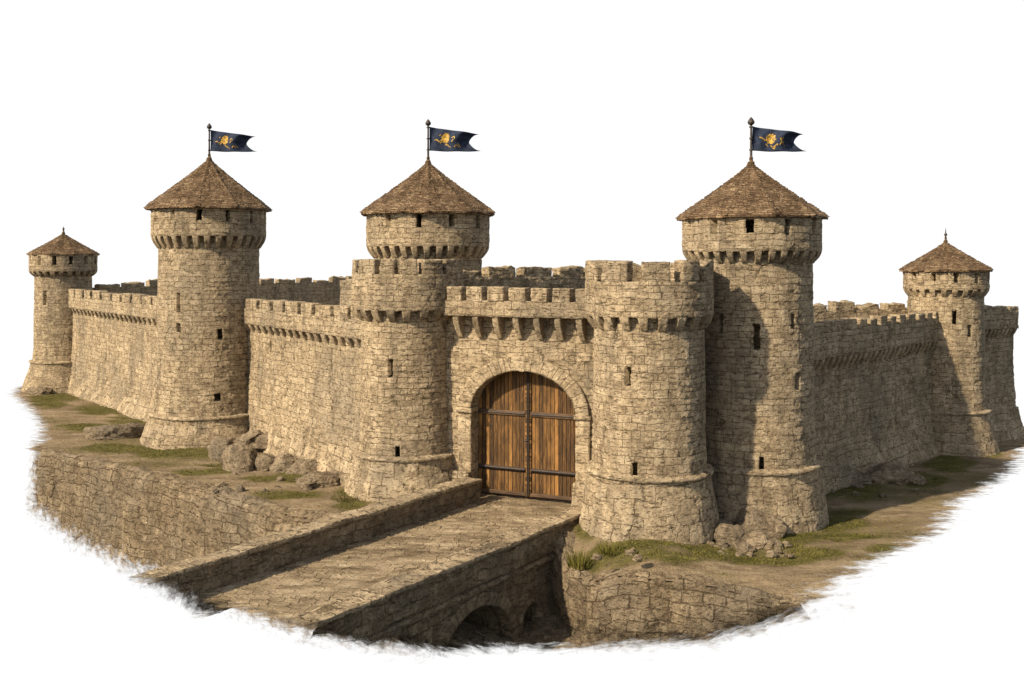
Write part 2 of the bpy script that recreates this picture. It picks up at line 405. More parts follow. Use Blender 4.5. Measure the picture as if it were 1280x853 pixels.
def lathe(name, prof, mat, parent, res=0.08, holes=(), depth=0.6, uvr=None, loc=(0, 0, 0), poly=0, polymix=0.0, phase=0.0, splay=1.0):
    """Surface of revolution. prof: list of (z, r) from bottom to top; holes: (angle0, angle1, z0, z1), angle 0 faces the camera side (-Y)."""
    zs = np.array([p[0] for p in prof]); rs = np.array([p[1] for p in prof])
    rm = uvr or float(rs.max())
    n = max(24, int(2 * math.pi * rm / res))
    us = list(np.linspace(-math.pi, math.pi, n, endpoint=False))
    fixed = []; st = 2 * math.pi / n; hh = []
    for h in holes:
        e = []
        for a in h[:2]:
            near = [q for q in fixed if abs(q - a) < 0.5 * st]
            if near: e.append(near[0]); continue
            fixed.append(a); e.append(a)
        hh.append((e[0], e[1], h[2], h[3]))
    holes = hh
    us = [u for u in us if all(abs(u - q) > 0.4 * st for q in fixed)] + fixed
    us = np.array(sorted(us))
    # sample the profile by its arc length so that ledges keep their edges
    S = np.concatenate([[0], np.cumsum(np.hypot(np.diff(zs), np.diff(rs)))])
    ext = list(S[1:-1])
    for h in holes: ext += [float(np.interp(h[2], zs, S)), float(np.interp(h[3], zs, S))]
    ss = lines(0, S[-1], res, ext)
    def pos(u, s, cut=0.0):
        r = np.maximum(np.interp(s, S, rs) - cut, 0.02); z = np.interp(s, S, zs)
        if poly:
            w = 2 * math.pi / poly; k = np.mod(u + phase, w) - w / 2
            r = r * (1 - polymix + polymix * math.cos(w / 2) / np.cos(k) * 1.02)
            r = r + 0.07 * np.exp(-((w / 2 - np.abs(k)) * r / 0.09) ** 2) * (z > zs[0] + .12)
        return np.stack([r * np.sin(u), -r * np.cos(u), z], 1)
    hs = [(h[0], h[1], float(np.interp(h[2], zs, S)), float(np.interp(h[3], zs, S))) for h in holes]
    v, f, uv = hole_grid(us, ss, lambda u, s: pos(u, s), lambda u, s: pos(u, s, depth), hs, True, rm, splay)
    return mesh_obj(name, v, f, uv, mat, parent, loc)

def dense_box(x0, x1, y0, y1, z0, z1, res=0.08, holes=(), depth=0.6, resy=None, ex=(), ez=()):
    """Box of welded, finely cut faces. The front is y0. holes (x0,x1,z0,z1) cut recesses in the front."""
    xs = lines(x0, x1, res, [h[k] for h in holes for k in (0, 1)] + list(ex)); zs = lines(z0, z1, res, [h[k] for h in holes for k in (2, 3)] + list(ez))
    ys = lines(y0, y1, resy or res)
    nx, ny, nz = len(xs), len(ys), len(zs)
    idx = -np.ones((nx, ny, nz), np.int64)
    sh = np.zeros((nx, ny, nz), bool)
    sh[0] = sh[-1] = True; sh[:, 0] = sh[:, -1] = True; sh[:, :, 0] = sh[:, :, -1] = True
    idx[sh] = np.arange(sh.sum())
    I, J, K = np.where(sh)
    v = np.stack([xs[I], ys[J], zs[K]], 1)
    fs = []; uv = []
    def quad(g, flip, ua, va):
        a = g[:-1, :-1].ravel(); b = g[1:, :-1].ravel(); c = g[1:, 1:].ravel(); d = g[:-1, 1:].ravel()
        q = np.stack([a, d, c, b] if flip else [a, b, c, d], 1)
        return q
    def add(q, ax):
        fs.append(q); uv.append(v[q.ravel()][:, ax])
    qf = quad(idx[:, 0, :], False, 0, 0)
    if len(holes):
        cx = v[qf][:, :, 0].mean(1); cz = v[qf][:, :, 2].mean(1); k = np.ones(len(qf), bool)
        for h in holes: k &= ~((cx > h[0]) & (cx < h[1]) & (cz > h[2]) & (cz < h[3]))
        qf = qf[k]
    add(qf, [0, 2])
    add(quad(idx[:, -1, :], True, 0, 0), [0, 2])
    add(quad(idx[0, :, :], True, 0, 0), [1, 2]); add(quad(idx[-1, :, :], False, 0, 0), [1, 2])
    add(quad(idx[:, :, 0], True, 0, 0), [0, 1]); add(quad(idx[:, :, -1], False, 0, 0), [0, 1])
    for h in holes:
        ia = np.where((xs >= h[0] - 1e-4) & (xs <= h[1] + 1e-4))[0]; ka = np.where((zs >= h[2] - 1e-4) & (zs <= h[3] + 1e-4))[0]
        if len(ia) < 2 or len(ka) < 2: continue
        A, B = np.meshgrid(ia, ka, indexing='ij'); base = len(v)
        v = np.concatenate([v, np.stack([(h[0] + h[1]) / 2 + (xs[A.ravel()] - (h[0] + h[1]) / 2) * 3.5, np.full(A.size, y0 + depth), zs[B.ravel()]], 1)])
        inn = np.arange(A.size).reshape(A.shape) + base; g = idx[A, 0, B]
        q = [quad(inn, False, 0, 0)]
        e = []
        for p in range(len(ia) - 1):
            e.append((g[p, 0], g[p + 1, 0], inn[p + 1, 0], inn[p, 0])); e.append((g[p + 1, -1], g[p, -1], inn[p, -1], inn[p + 1, -1]))
        for r in range(len(ka) - 1):
            e.append((g[0, r + 1], g[0, r], inn[0, r], inn[0, r + 1])); e.append((g[-1, r], g[-1, r + 1], inn[-1, r + 1], inn[-1, r]))
        q.append(np.array(e))
        for qq in q: fs.append(qq); uv.append(v[qq.ravel()][:, [0, 2]])
    return v, np.concatenate(fs), np.concatenate(uv)

def wear(v, seed, amt=0.05, scale=1.3, top=None, topamt=0.0):
    """low-frequency wear so that no edge is ruler-straight"""
    w = np.stack([vnoise(v, scale, seed + k, 3) for k in range(3)], 1) * amt
    v = v + w
    if top is not None:
        k = sstep(top[0], top[1], v[:, 2])
        v[:, 2] -= k * topamt * (0.5 + 0.5 * vnoise(v * [1, 1, 0], 1.1, seed + 9, 4)) ** 1.5
    return v

# corbels: one mesh per size, copied
_corb = {}
def corbel_mesh(w, h, d):
    key = (round(w, 2), round(h, 2), round(d, 2))
    if key not in _corb:
        v, f, uv = dense_box(-w / 2, w / 2, -d, 0.12, -h, 0.03, 0.06)
        k = np.clip(-v[:, 2] / h, 0, 1)
        out = v[:, 1] < 0
        # quarter-round underside, narrower towards the foot
        v[:, 1] = np.where(out, v[:, 1] * (1 - 0.82 * k ** 1.6), v[:, 1])
        v[:, 0] *= 1 - 0.28 * k
        v = wear(v, 5, 0.015, 6)
        _corb[key] = (v, f, uv)
    return key
def corbel(parent, w, h, d, loc, rotz):
    key = corbel_mesh(w, h, d)
    c = _corb[key]
    if isinstance(c, tuple):
        o = mesh_obj('corbel', c[0], c[1], c[2], M['corbel'], parent, loc, rotz); _corb[key] = o.data
    else:
        o = mesh_obj('corbel', None, None, parent=parent, loc=loc, rotz=rotz, data=c)
    return o

def ring_corbels(parent, r, z, n, w, h, d):
    for i in range(n):
        a = 2 * math.pi * (i + 0.3) / n + random.uniform(-.012, .012)
        corbel(parent, w, h, d, (r * math.sin(a), -r * math.cos(a), z), a)

def tube(pts, radii, n=10):
    pts = np.array(pts, float); vs = []; fs = []
    for k, (p, r) in enumerate(zip(pts, radii)):
        for i in range(n):
            a = 2 * math.pi * i / n; vs.append((p[0] + r * math.cos(a), p[1] + r * math.sin(a), p[2]))
    for k in range(len(pts) - 1):
        for i in range(n):
            j = (i + 1) % n; fs.append((k * n + i, k * n + j, (k + 1) * n + j, (k + 1) * n + i))
    return np.array(vs), np.array(fs)

# ------------------------------------------------------------------ towers
def ledge(t, h, r_top, r_mid):
    """the worn rounded course on top of a plinth"""
    lathe('ring_course', [(h - .03, r_top - .1), (h - .025, r_mid + .03), (h + .03, r_mid + .07), (h + .10, r_mid + .05), (h + .15, r_top + .03), (h + .16, r_top - .1)], M['trim'], t, .06)

def px_slits(c, z0, prof, spec):
    """photo pixels of arrow loops -> (angle0, angle1, z0, z1) on the tower's skin, in the tower's own coordinates"""
    out = []
    zs = [p[0] for p in prof]; rs = [p[1] for p in prof]
    for (px, py, w, h) in spec:
        Y = c[1] - 1.5; r = rs[0]
        for _ in range(12):
            z = CAMZ - (py - HY) / F * Y - z0
            r = float(np.interp(z, zs, rs)); X = (px - CX) / F * Y
            s = max(-0.97, min(0.97, (X - c[0]) / r)); a = math.asin(s); Y = c[1] - r * math.cos(a)
        hw = w / 2 / r
        out.append((a - hw, a + hw, z - h / 2 - .03, z + h / 2 + .03))
    return out

def tower(label, c, z0, shaft, plinth, head, corb, roof=None, slits=(), nslot=13, phase=0.1, ncorb=42, name='round_tower', res=0.075, group=None, slot=(0.27, 0.62)):
    t = thing(name, label, 'tower', (c[0], c[1], z0), 0, group)
    holes = px_slits(c, z0, shaft, slits)
    lathe('shaft', shaft, M['tower'], t, res, holes, 1.1, splay=7.0)
    lathe('plinth', plinth, M['plinth'], t, res)
    ledge(t, plinth[-2][0], plinth[-1][1] + .08, plinth[-2][1] + .02)
    zb, zt, r = head
    hs = []
    if roof:
        for i in range(nslot):
            a = -math.pi + 2 * math.pi * (i + 0.5) / nslot + phase
            a = (a + math.pi) % (2 * math.pi) - math.pi
            hw = slot[0] / 2 / r * random.uniform(.85, 1.15)
            if abs(a) > math.pi - 0.12: continue
            z1 = zt - 0.11 - random.uniform(0, .03); hs.append((a - hw, a + hw, z1 - slot[1] * random.uniform(.9, 1.1), z1))
        rs = corb[1]
        lathe('parapet', [(zb - 0.0, rs - 0.15), (zb + 0.001, r - 0.03), (zb + 0.04, r), (zt - 0.9, r - 0.005), (zt + 0.02, r)], M['tower'], t, res, hs, min(2.0, r - .5), splay=6.0)
    zc, rs = corb[0], corb[1]
    ring_corbels(t, rs - 0.02, zb + 0.005, ncorb, 2 * math.pi * r / ncorb * 0.5, zb - zc, r - rs + 0.0)
    if roof:
        ze, za, re = roof
        L = za - ze
        p = [(ze - 0.10, r - 0.25), (ze - 0.075, re - 0.03), (ze - 0.04, re), (ze + 0.03, re - 0.01)]
        for k in range(1, 9):
            q = k / 8
            p.append((ze + 0.03 + (L - 0.03) * q, (re - 0.01) * (1 - q) ** 1.06 + 0.06))
        rf = lathe('roof', p, M['roof'], t, 0.06, uvr=re * 0.75, poly=10, polymix=1.0, phase=0.55)
        fp = [(za - 0.14, 0.20), (za + 0.02, 0.15), (za + 0.06, 0.17), (za + 0.13, 0.10), (za + 0.24, 0.085), (za + 0.27, 0.11), (za + 0.33, 0.03)]
        k = min(1.0, re / 2.9)
        lathe('finial', [(z, q * k) for z, q in fp], M['roof'], rf, 0.03)
    return t

def flare(h, r_top, r_mid, r_bot, ledge=0.07):
    """plinth profile: splayed and rough, with a small weathered ledge where the shaft starts"""
    return [(-0.35, r_bot + 0.06), (0.0, r_bot), (h * 0.45, (r_bot + r_mid) / 2), (h * 0.85, r_mid), (h, r_mid - .02), (h + .01, r_top - 0.08)]

GR = -0.4
C1, C2, C3, C4, C5 = (-32.85, 75.0), (-16.05, 54.3), (-3.93, 48.0), (9.2, 39.4), (22.7, 53.6)
GL, GRT = (-4.3, 42.2), (4.92, 36.8)

tower('small far left round tower with iron roof spike, beside the long pale wall', C1, 0,
      [(-.3, 2.2), (1.4, 2.12), (3.0, 2.0), (8.3, 1.93), (8.7, 1.93)], flare(2.0, 2.08, 2.24, 2.8), (8.56, 9.8, 2.31), (8.2, 1.93), (9.8, 11.3, 2.42),
      [(56, 373, .28, .95)], 13, 0.15, 24, res=0.1, slot=(.3, .6))
tower('tall sunlit left round tower with flag, standing between the two left wall lengths', C2, 0,
      [(-.3, 3.0), (1.2, 2.86), (2.6, 2.72), (4.2, 2.62), (10.3, 2.56), (10.7, 2.56)], flare(1.35, 2.85, 3.02, 3.46), (10.6, 12.07, 2.93), (10.0, 2.56), (12.07, 14.7, 3.22),
      [(223, 379, .22, .9), (223, 410, .27, .38), (275, 418, .24, .5), (272, 497, .3, .32)], 13, 0.12, 32)
tower('round tower with flag and conical roof rising behind the left gate tower', C3, 0,
      [(-.3, 2.7), (9.8, 2.5), (10.15, 2.5)], flare(1.3, 2.66, 2.8, 3.1), (10.0, 11.54, 2.87), (9.48, 2.5), (11.54, 13.92, 3.19), [], 12, 0.2, 32)
tower('largest round tower with flag, right of the gate and partly shadowed by it', C4, GR,
      [(-.3, 2.55), (2.2, 2.42), (4.0, 2.33), (9.75, 2.28), (10.2, 2.28)], flare(2.05, 2.42, 2.58, 2.86), (10.1, 11.4, 2.62), (9.66, 2.28), (11.4, 13.46, 2.81),
      [(901, 405, .18, .66), (946, 421, .22, .86), (991, 402, .2, .5), (997, 477, .2, .6), (952, 583, .17, .62)], 12, 0.02, 32, slot=(.25, .54))
tower('small right round tower with iron roof spike, at the end of the shaded wall', C5, GR,
      [(-.3, 2.2), (2.0, 2.0), (3.6, 1.88), (7.95, 1.84), (8.4, 1.84)], flare(2.0, 1.98, 2.14, 2.55), (8.27, 9.26, 2.09), (7.9, 1.84), (9.26, 10.7, 2.27),
      [(1193, 397, .22, .62), (1212, 414, .22, .55)], 12, 0.1, 24, res=0.09, slot=(.24, .45))

def ring_block(name, parent, r0, r1, z0, z1, a0, a1, mat, seed, topamt=0.0, res=0.08, amt=0.03, chop=0.0):
    rm = (r0 + r1) / 2
    v, f, uv = dense_box(a0 * rm, a1 * rm, -r1, -r0, z0, z1, res)
    a = v[:, 0] / rm; r = -v[:, 1]
    p = np.stack([r * np.sin(a), -r * np.cos(a), v[:, 2]], 1)
    if chop:   # a broken corner
        k = sstep(0.5, 1.0, (v[:, 0] - a0 * rm) / ((a1 - a0) * rm) if chop > 0 else 1 - (v[:, 0] - a0 * rm) / ((a1 - a0) * rm))
        p[:, 2] -= sstep(z0, z1, p[:, 2]) * k * abs(chop)
    p = wear(p, seed, amt, 2.0, (z0 + (z1 - z0) * .4, z1), topamt)
    return mesh_obj(name, p, f, uv, mat, parent)

def gate_tower(label, c, z0, shaft, plinth, band, corb, crenels, sl, ncorb, topamt, ring_closed):
    t = thing('gate_tower', label, 'tower', (c[0], c[1], z0))
    lathe('shaft', shaft, M['tower'], t, 0.07, px_slits(c, z0, shaft, sl), 1.1, splay=7.0)
    lathe('plinth', plinth, M['plinth'], t, 0.07)
    ledge(t, plinth[-2][0], plinth[-1][1] + .08, plinth[-2][1] + .02)
    zb, zs, zt, r, ri = band
    rs = corb[1]
    lathe('parapet', [(zb, rs - 0.15), (zb + 0.001, r - 0.03), (zb + 0.04, r), (zs, r), (zs + 0.001, ri), (zs - 0.35, ri - 0.01), (zs - 0.36, 0.05)], M['tower'], t, 0.07)
    ring_corbels(t, rs - 0.02, zb + 0.005, ncorb, 2 * math.pi * r / ncorb * 0.5, zb - corb[0], r - rs)
    cs = sorted(crenels)
    for i in range(len(cs)):
        a, w = cs[i]; b, w2 = cs[(i + 1) % len(cs)]
        if i == len(cs) - 1: b += 2 * math.pi
        ring_block('merlon', t, ri, r - 0.004, zs - 0.03, zt + random.uniform(-.06, .03) * (1 if topamt > .1 else .3), a + w / 2 / r, b - w2 / 2 / r, M['tower'], 11 * i + int(c[0] * 7), topamt,
                   chop=(random.choice((0, 0.16, -0.16, 0)) if topamt > .1 else 0))
    return t

def cren(fr_list, n_back, w):
    """crenel list: visible ones by sine fraction across the tower, the far side evenly spread"""
    out = [(math.asin(f), ww) for f, ww in fr_list]
    a0 = max(a for a, _ in out); a1 = min(a for a, _ in out) + 2 * math.pi
    for k in range(1, n_back + 1):
        a = a0 + (a1 - a0) * k / (n_back + 1)
        out.append(((a + math.pi) % (2 * math.pi) - math.pi, w))
    return out

gate_tower('left gate tower, closely crenellated round tower under the middle flag', GL, 0,
           [(-.3, 2.1), (1.6, 2.0), (3.0, 1.93), (7.2, 1.90), (7.6, 1.90)], flare(1.5, 2.0, 2.17, 2.58), (7.4, 8.83, 9.42, 2.27, 1.75), (6.95, 1.90),
           cren([(-.84, .26), (-.44, .27), (-.08, .2), (.30, .2), (.72, .2)], 5, .24), [(488, 461, .2, .68), (497, 567, .2, .5)], 21, 0.02, False)
gate_tower('right gate tower, broad round tower with broken open battlements right of the door', GRT, 0.12,
           [(-.3, 2.2), (1.7, 2.06), (3.0, 2.0), (7.2, 1.97), (7.5, 1.97)], flare(1.75, 2.06, 2.22, 2.48), (7.3, 8.52, 9.28, 2.28, 1.75), (6.85, 1.97),
           cren([(-.84, .34), (-.34, .48), (.28, .46), (.71, .34)], 5, .4), [(785, 471, .19, .6), (793, 590, .21, .55), (766, 352, .1, .32)], 21, 0.14, False)

# ------------------------------------------------------------------ straight walls
def frame(A, B):
    dx, dy = B[0] - A[0], B[1] - A[1]
    return math.hypot(dx, dy), math.atan2(dy, dx)

def curtain(name, label, A, B, z0, ztop, zband, zsill, thick=1.6, over=0.28, corb=None, crenel=(0.24, 0.95), plinth=None, slits=(), batter=0.25, seed=1,
            topamt=0.03, res=0.08, merl_skip=(), ragged=False, cat='wall', jig=0.06):
    """Wall from A (left, seen from outside) to B. Its outer face is local y=0, body behind it."""
    L, rz = frame(A, B)
    t = thing(name, label, cat, (A[0], A[1], z0), rz)
    hs = [(s[0] - s[2] / 2, s[0] + s[2] / 2, s[1], s[1] + s[3]) for s in slits]
    zt = zsill - z0 if ragged else zband - z0 + 0.35
    v, f, uv = dense_box(0, L, 0, thick, -0.5, zt, res, hs, 1.2, resy=0.2)
    k = sstep(zt * 0.75, -0.2, v[:, 2]) * (v[:, 1] < 0.05)
    v[:, 1] -= k * batter
    v = wear(v, seed, 0.05, 0.7)
    mesh_obj('wall_body', v, f, uv, M['wall'], t)
    y0 = -over
    if not ragged:
        v, f, uv = dense_box(0, L, y0, y0 + 0.62, zband - z0, zsill - z0, res, resy=0.15)
        mesh_obj('parapet', wear(v, seed + 3, 0.03, 0.8), f, uv, M['wall'], t)
    cw, pitch = crenel
    x = 0.0; i = 0
    while x < L - 0.15:
        w = min(pitch * random.uniform(.88, 1.12) - cw, L - x)
        if i not in merl_skip:
            zz = ztop - z0 + random.uniform(-jig, jig * .5)
            v, f, uv = dense_box(x, x + w, y0 + 0.003, y0 + 0.56, zsill - z0 - 0.03, zz, res * 0.9)
            if ragged:
                v[:, 2] -= sstep(zsill - z0, zz, v[:, 2]) * 0.25 * np.abs(vnoise(v * [1, 1, 0], 1.2, seed + i, 3))
            v = wear(v, seed + 7 * i, 0.03, 2.2, (zsill - z0 + .1, zz), topamt)
            mesh_obj('merlon', v, f, uv, M['wall'], t)
        x += w + cw * random.uniform(.8, 1.2); i += 1
    if corb:
        w, h, p = corb
        n = int(L / p)
        for i in range(n):
            corbel(t, w * random.uniform(.93, 1.07), h, over - 0.01, ((i + 0.5) * L / n + random.uniform(-.02, .02), 0.015, zband - z0 + 0.005), 0)
    if plinth:
        for (xa, xb, ph, pd) in plinth:
            v, f, uv = dense_box(xa, xb, -pd, 0.3, -0.5, ph, res)
            k = sstep(ph, -0.3, v[:, 2]) * (v[:, 1] < 0)
            v[:, 1] -= k * 0.45 + (v[:, 1] < 0) * sstep(ph, 0, v[:, 2]) * 0.25 * vnoise(v, 0.9, seed + 31, 3)
            v = wear(v, seed + 21, 0.07, 1.1)
            mesh_obj('plinth', v, f, uv, M['plinth'], t)
    return t

W1A, W1B = (-31.9, 74.0), (-17.4, 55.6)
W2A, W2B = (-14.35, 54.1), (-5.6, 41.7)
curtain('curtain_wall', 'long pale curtain wall between the far left tower and the tall left tower', W1A, W1B, 0, 7.3, 5.95, 6.75, over=.3, corb=(.4, .40, .84),
        crenel=(.45, 2.1), plinth=[(0, 23.4, 1.1, .25)], seed=101, slits=[(8.6, 2.6, .22, .7)], res=.09)
curtain('curtain_wall', 'sunlit curtain wall with rubble at its foot, left of the left gate tower', W2A, W2B, 0, 7.45, 6.12, 6.9, over=.32, corb=(.36, .40, .76),
        crenel=(.40, 1.72), plinth=[(0.3, 5.0, 1.0, .2), (5.0, 15.0, 1.85, .3)], seed=202, slits=[(4.2, 4.75, .24, .6), (11.2, 4.5, .2, 1.0)])
W3A, W3B = (10.9, 41.2), (21.4, 52.3)
curtain('curtain_wall', 'shaded curtain wall between the largest tower and the small right tower', W3A, W3B, GR, 6.8, 5.25, 6.3, over=.34, corb=(.25, .55, .52),
        crenel=(.36, 1.08), plinth=[(0, 15.2, 1.5, .25)], seed=303, slits=[(8.0, 2.4, .2, .7)], topamt=.08)
W4A, W4B = (23.6, 54.0), (28.0, 57.2)
curtain('curtain_wall', 'short end of curtain wall on the far right, past the small right tower', W4A, W4B, GR, 6.95, 5.6, 6.6, over=.3, corb=(.19, .45, .40),
        crenel=(.3, 1.5), plinth=[(0, 5.5, 1.6, .3)], seed=404, topamt=.2, thick=2.0)
# inner and rear walls seen over the tops
curtain('ruined_wall', 'dark ruined rear wall with broken top far behind the left walls', (-31.0, 76.8), (-9.5, 106), 0, 7.95, 6.5, 7.3, ragged=True, crenel=(.5, 2.2), seed=505, topamt=.35, res=.16, over=0, jig=.3)
curtain('inner_wall', 'inner gate wall with shaded weathered merlons, seen above the door parapet', (-2.4, 44.4), (6.4, 50.8), 0, 9.15, 7.5, 8.6, ragged=True, crenel=(.45, 1.95), seed=606, topamt=.12, over=0, jig=.1)
curtain('inner_wall', 'broken inner wall catching sunlight behind the shaded right curtain wall', (13.2, 51.0), (22.3, 55.2), GR, 7.35, 5.5, 6.75, ragged=True, crenel=(.6, 1.9), seed=707, topamt=.3, over=0, jig=.2)
curtain('inner_wall', 'stub of inner wall peeping out left of the left gate tower top', (-8.1, 48.2), (-6.2, 46.6), 0, 8.7, 6.5, 8.1, ragged=True, crenel=(.3, 1.4), seed=808, topamt=.3, over=0, jig=.1)

# ------------------------------------------------------------------ gatehouse with its door
GA = R(-24)
e = (math.cos(GA), math.sin(GA)); nrm = (math.sin(GA), -math.cos(GA))     # along the wall, and out of it
D0 = (0.66, 40.4)
G0 = (D0[0] + nrm[0] * .55, D0[1] + nrm[1] * .55)
gate = thing('gatehouse', 'gatehouse wall with arched double wooden door between the two gate towers', 'gatehouse', (G0[0], G0[1], 0), GA)
AW, SPR, RISE = 2.22, 3.42, 1.66           # arch half-width, spring height, rise
def arch_in(x, z, g):
    return ((np.abs(x) < AW + g) & (z < SPR)) | ((z >= SPR) & ((x / (AW + g)) ** 2 + ((z - SPR) / (RISE + g)) ** 2 < 1))
v, f, uv = dense_box(-4.3, 4.4, 0, 1.6, -0.4, 7.6, 0.07, resy=0.2)
cen = v[f].mean(1)
keep = ~(arch_in(cen[:, 0], cen[:, 2], 0.2) & ((cen[:, 1] < 0.01) | (cen[:, 1] > 1.59)))
f2 = f[keep]; uv2 = uv.reshape(-1, 4, 2)[keep].reshape(-1, 2)
mesh_obj('wall_body', wear(v, 900, 0.025, .7), f2, uv2, M['wall'], gate)
# jambs and voussoirs: a band round the opening running through the wall's thickness
def arch_band(name, parent, aw, spr, rise, g0, g1, y0, y1, zbot, mat, res=0.07, legs=True, seed=0):
    """arched band between offsets g0 and g1 of the opening curve, from depth y0 to y1"""
    path = []
    if legs:
        for z in lines(zbot, spr, res)[:-1]: path.append((-1, 0, -aw, z, 1))
    n = int(math.pi * (aw + rise) / 2 / res)
    for i in range(n + 1):
        a = math.pi * (1 - i / n)
        nx, nz = math.cos(a), math.sin(a)
        path.append((nx, nz, aw * nx, spr + rise * nz, 0))
    if legs:
        for z in lines(zbot, spr, res)[::-1][1:]: path.append((1, 0, aw, z, 1))
    path = np.array(path)
    s = np.concatenate([[0], np.cumsum(np.hypot(np.diff(path[:, 2]), np.diff(path[:, 3])))])
    # ring of the cross-section: inner-front, outer-front, outer-back, inner-back
    cs = [(g, y0) for g in lines(g0, g1, res)] + [(g1, y) for y in lines(y0, y1, res)[1:]] + [(g, y1) for g in lines(g0, g1, res)[::-1][1:]] + [(g0, y) for y in lines(y0, y1, res)[::-1][1:-1]]
    cs = np.array(cs); m = len(cs); k = len(path)
    clen = np.concatenate([[0], np.cumsum(np.hypot(*np.diff(cs, axis=0).T))])
    V = np.zeros((k, m, 3))
    V[:, :, 0] = path[:, 2][:, None] + path[:, 0][:, None] * cs[None, :, 0]
    V[:, :, 2] = path[:, 3][:, None] + path[:, 1][:, None] * cs[None, :, 0]
    V[:, :, 1] = cs[None, :, 1]
    I, J = np.meshgrid(np.arange(k - 1), np.arange(m), indexing='ij'); I = I.ravel(); J = J.ravel(); J2 = (J + 1) % m
    Fq = np.stack([I * m + J, I * m + J2, (I + 1) * m + J2, (I + 1) * m + J], 1)
    UVv = np.stack([np.repeat(s[:, None], m, 1), np.repeat(clen[None, :], k, 0)], 2).reshape(-1, 2)
    return mesh_obj(name, wear(V.reshape(-1, 3), seed, 0.02, 2.0), Fq, UVv, mat, parent)
arch_band('arch_ring', gate, AW, SPR, RISE, 0.0, 0.55, -0.15, 1.0, 0, M['ring'], legs=False, seed=31)
for sgn in (-1, 1):
    x0, x1 = sorted((sgn * AW, sgn * (AW + 0.56)))
    v, f, uv = dense_box(x0, x1, -0.11, 1.0, -0.3, SPR - 0.08, 0.07)
    mesh_obj('jamb', wear(v, 40 + sgn, 0.025, 1.6), f, uv, M['trim'], gate)
    v, f, uv = dense_box(x0 - (0.05 if sgn < 0 else 0.06), x1 + 0.05, -0.19, 0.5, SPR - 0.085, SPR + 0.08, 0.06)
    mesh_obj('impost', wear(v, 43 + sgn, 0.012, 3), f, uv, M['corbel'], gate)
    v, f, uv = dense_box(x0 - (0.02 if sgn > 0 else 0.12), x1 + (0.02 if sgn < 0 else 0.12), -0.36, 0.5, -0.3, 1.0, 0.07)
    v[:, 1] -= 0.18 * sstep(1.0, 0.0, v[:, 2]) * (v[:, 1] < 0)
    mesh_obj('jamb_base', wear(v, 47 + sgn, 0.04, 1.4), f, uv, M['plinth'], gate)
# keystone
v, f, uv = dense_box(-0.13, 0.13, -0.15, 0.3, SPR + RISE - 0.02, SPR + RISE + 0.56, 0.06)
v[:, 0] *= 0.75 + 0.5 * (v[:, 2] - SPR - RISE)
mesh_obj('keystone', wear(v, 51, 0.01, 3), f, uv, M['corbel'], gate)
# overhanging parapet on long brackets
OV = 0.62
v, f, uv = dense_box(-4.2, 4.3, -OV, 0.1, 7.2, 7.80, 0.075)
mesh_obj('parapet', wear(v, 61, 0.025, .8), f, uv, M['wall'], gate)
v, f, uv = dense_box(-4.2, 4.3, 0.1, 3.2, 7.3, 7.56, 0.2)
mesh_obj('walkway', v, f, uv, M['trim'], gate)
x = -4.2 + .31
for i in range(10):
    w = 0.655 * random.uniform(.95, 1.06)
    v, f, uv = dense_box(x, x + w, -OV + 0.003, -OV + .55, 7.77, 8.34 + random.uniform(-.03, .03), 0.065)
    mesh_obj('merlon', wear(v, 70 + i, 0.022, 2.2, (8.0, 8.35), .04), f, uv, M['wall'], gate)
    x += w + 0.24
for i in range(9):
    corbel(gate, .27, .9, OV - .02, (-3.55 + i * .865, 0.015, 7.205), 0)
# the door: two leaves of planks, each with iron-bound rails
HALF = AW - 0.02
yd = 0.55
def door_leaf(sgn):
    nx = 26
    xs = np.linspace(0.012, HALF - 0.01, nx); vs = []; uvl = []
    nz = 40
    for xx in xs:
        top = SPR + RISE * math.sqrt(max(0, 1 - (xx / AW) ** 2)) - 0.01
        for j in range(nz):
            z = 0.03 + (top - 0.03) * j / (nz - 1); vs.append((sgn * xx, yd, z)); uvl.append((sgn * xx + 5, z))
    vs = np.array(vs); n0 = len(vs)
    vb = vs.copy(); vb[:, 1] += 0.12
    F4, I, J = grid_faces(nx, nz)
    if sgn < 0: F4 = F4[:, ::-1]
    FB = F4[:, ::-1] + n0
    rim = []
    loop = [i * nz for i in range(nx)] + [(nx - 1) * nz + j for j in range(1, nz)] + [i * nz + nz - 1 for i in range(nx - 2, -1, -1)] + [j for j in range(nz - 2, 0, -1)]
    for a, b in zip(loop, loop[1:] + loop[:1]): rim.append((a, a + n0, b + n0, b) if sgn > 0 else (b, b + n0, a + n0, a))
    o = mesh_obj('door_leaf', np.concatenate([vs, vb]), np.concatenate([F4, FB, np.array(rim)]), np.array(uvl + uvl), M['door'], gate, smooth=False)
    def rail(nm, x0, x1, z0, z1, mat, y=0.055):
        v, f, uv = dense_box(min(sgn * x0, sgn * x1), max(sgn * x0, sgn * x1), yd - y, yd + 0.01, z0, z1, 0.06)
        mesh_obj(nm, wear(v, int(z0 * 10) + 3 * sgn, 0.008, 3), f, uv[:, ::-1], mat, o)
    for z, h in ((3.22, .20), (1.02, .17), (0.05, .16)): rail('rail', 0.1, HALF - .03, z, z + h, M['beam'])
    for z, h in ((3.22, .20), (1.02, .17)):
        rail('iron_strap', 0.14, HALF - .06, z + .065, z + .125, M['iron'], .075)
    rail('stile', 0.015, 0.125, 0.04, SPR + RISE - .05, M['door'], .05)
    if sgn < 0:
        rail('latch', 0.0, 0.16, 2.24, 2.30, M['iron'], .12)
        rail('latch', 0.02, 0.06, 2.0, 2.5, M['iron'], .09)
    return o
door_leaf(-1); door_leaf(1)
v, f, uv = dense_box(-0.05, 0.05, yd - 0.09, yd - 0.052, 0.03, SPR + RISE - .04, 0.1)
mesh_obj('cover_strip', v, f, uv, M['beam'], gate)

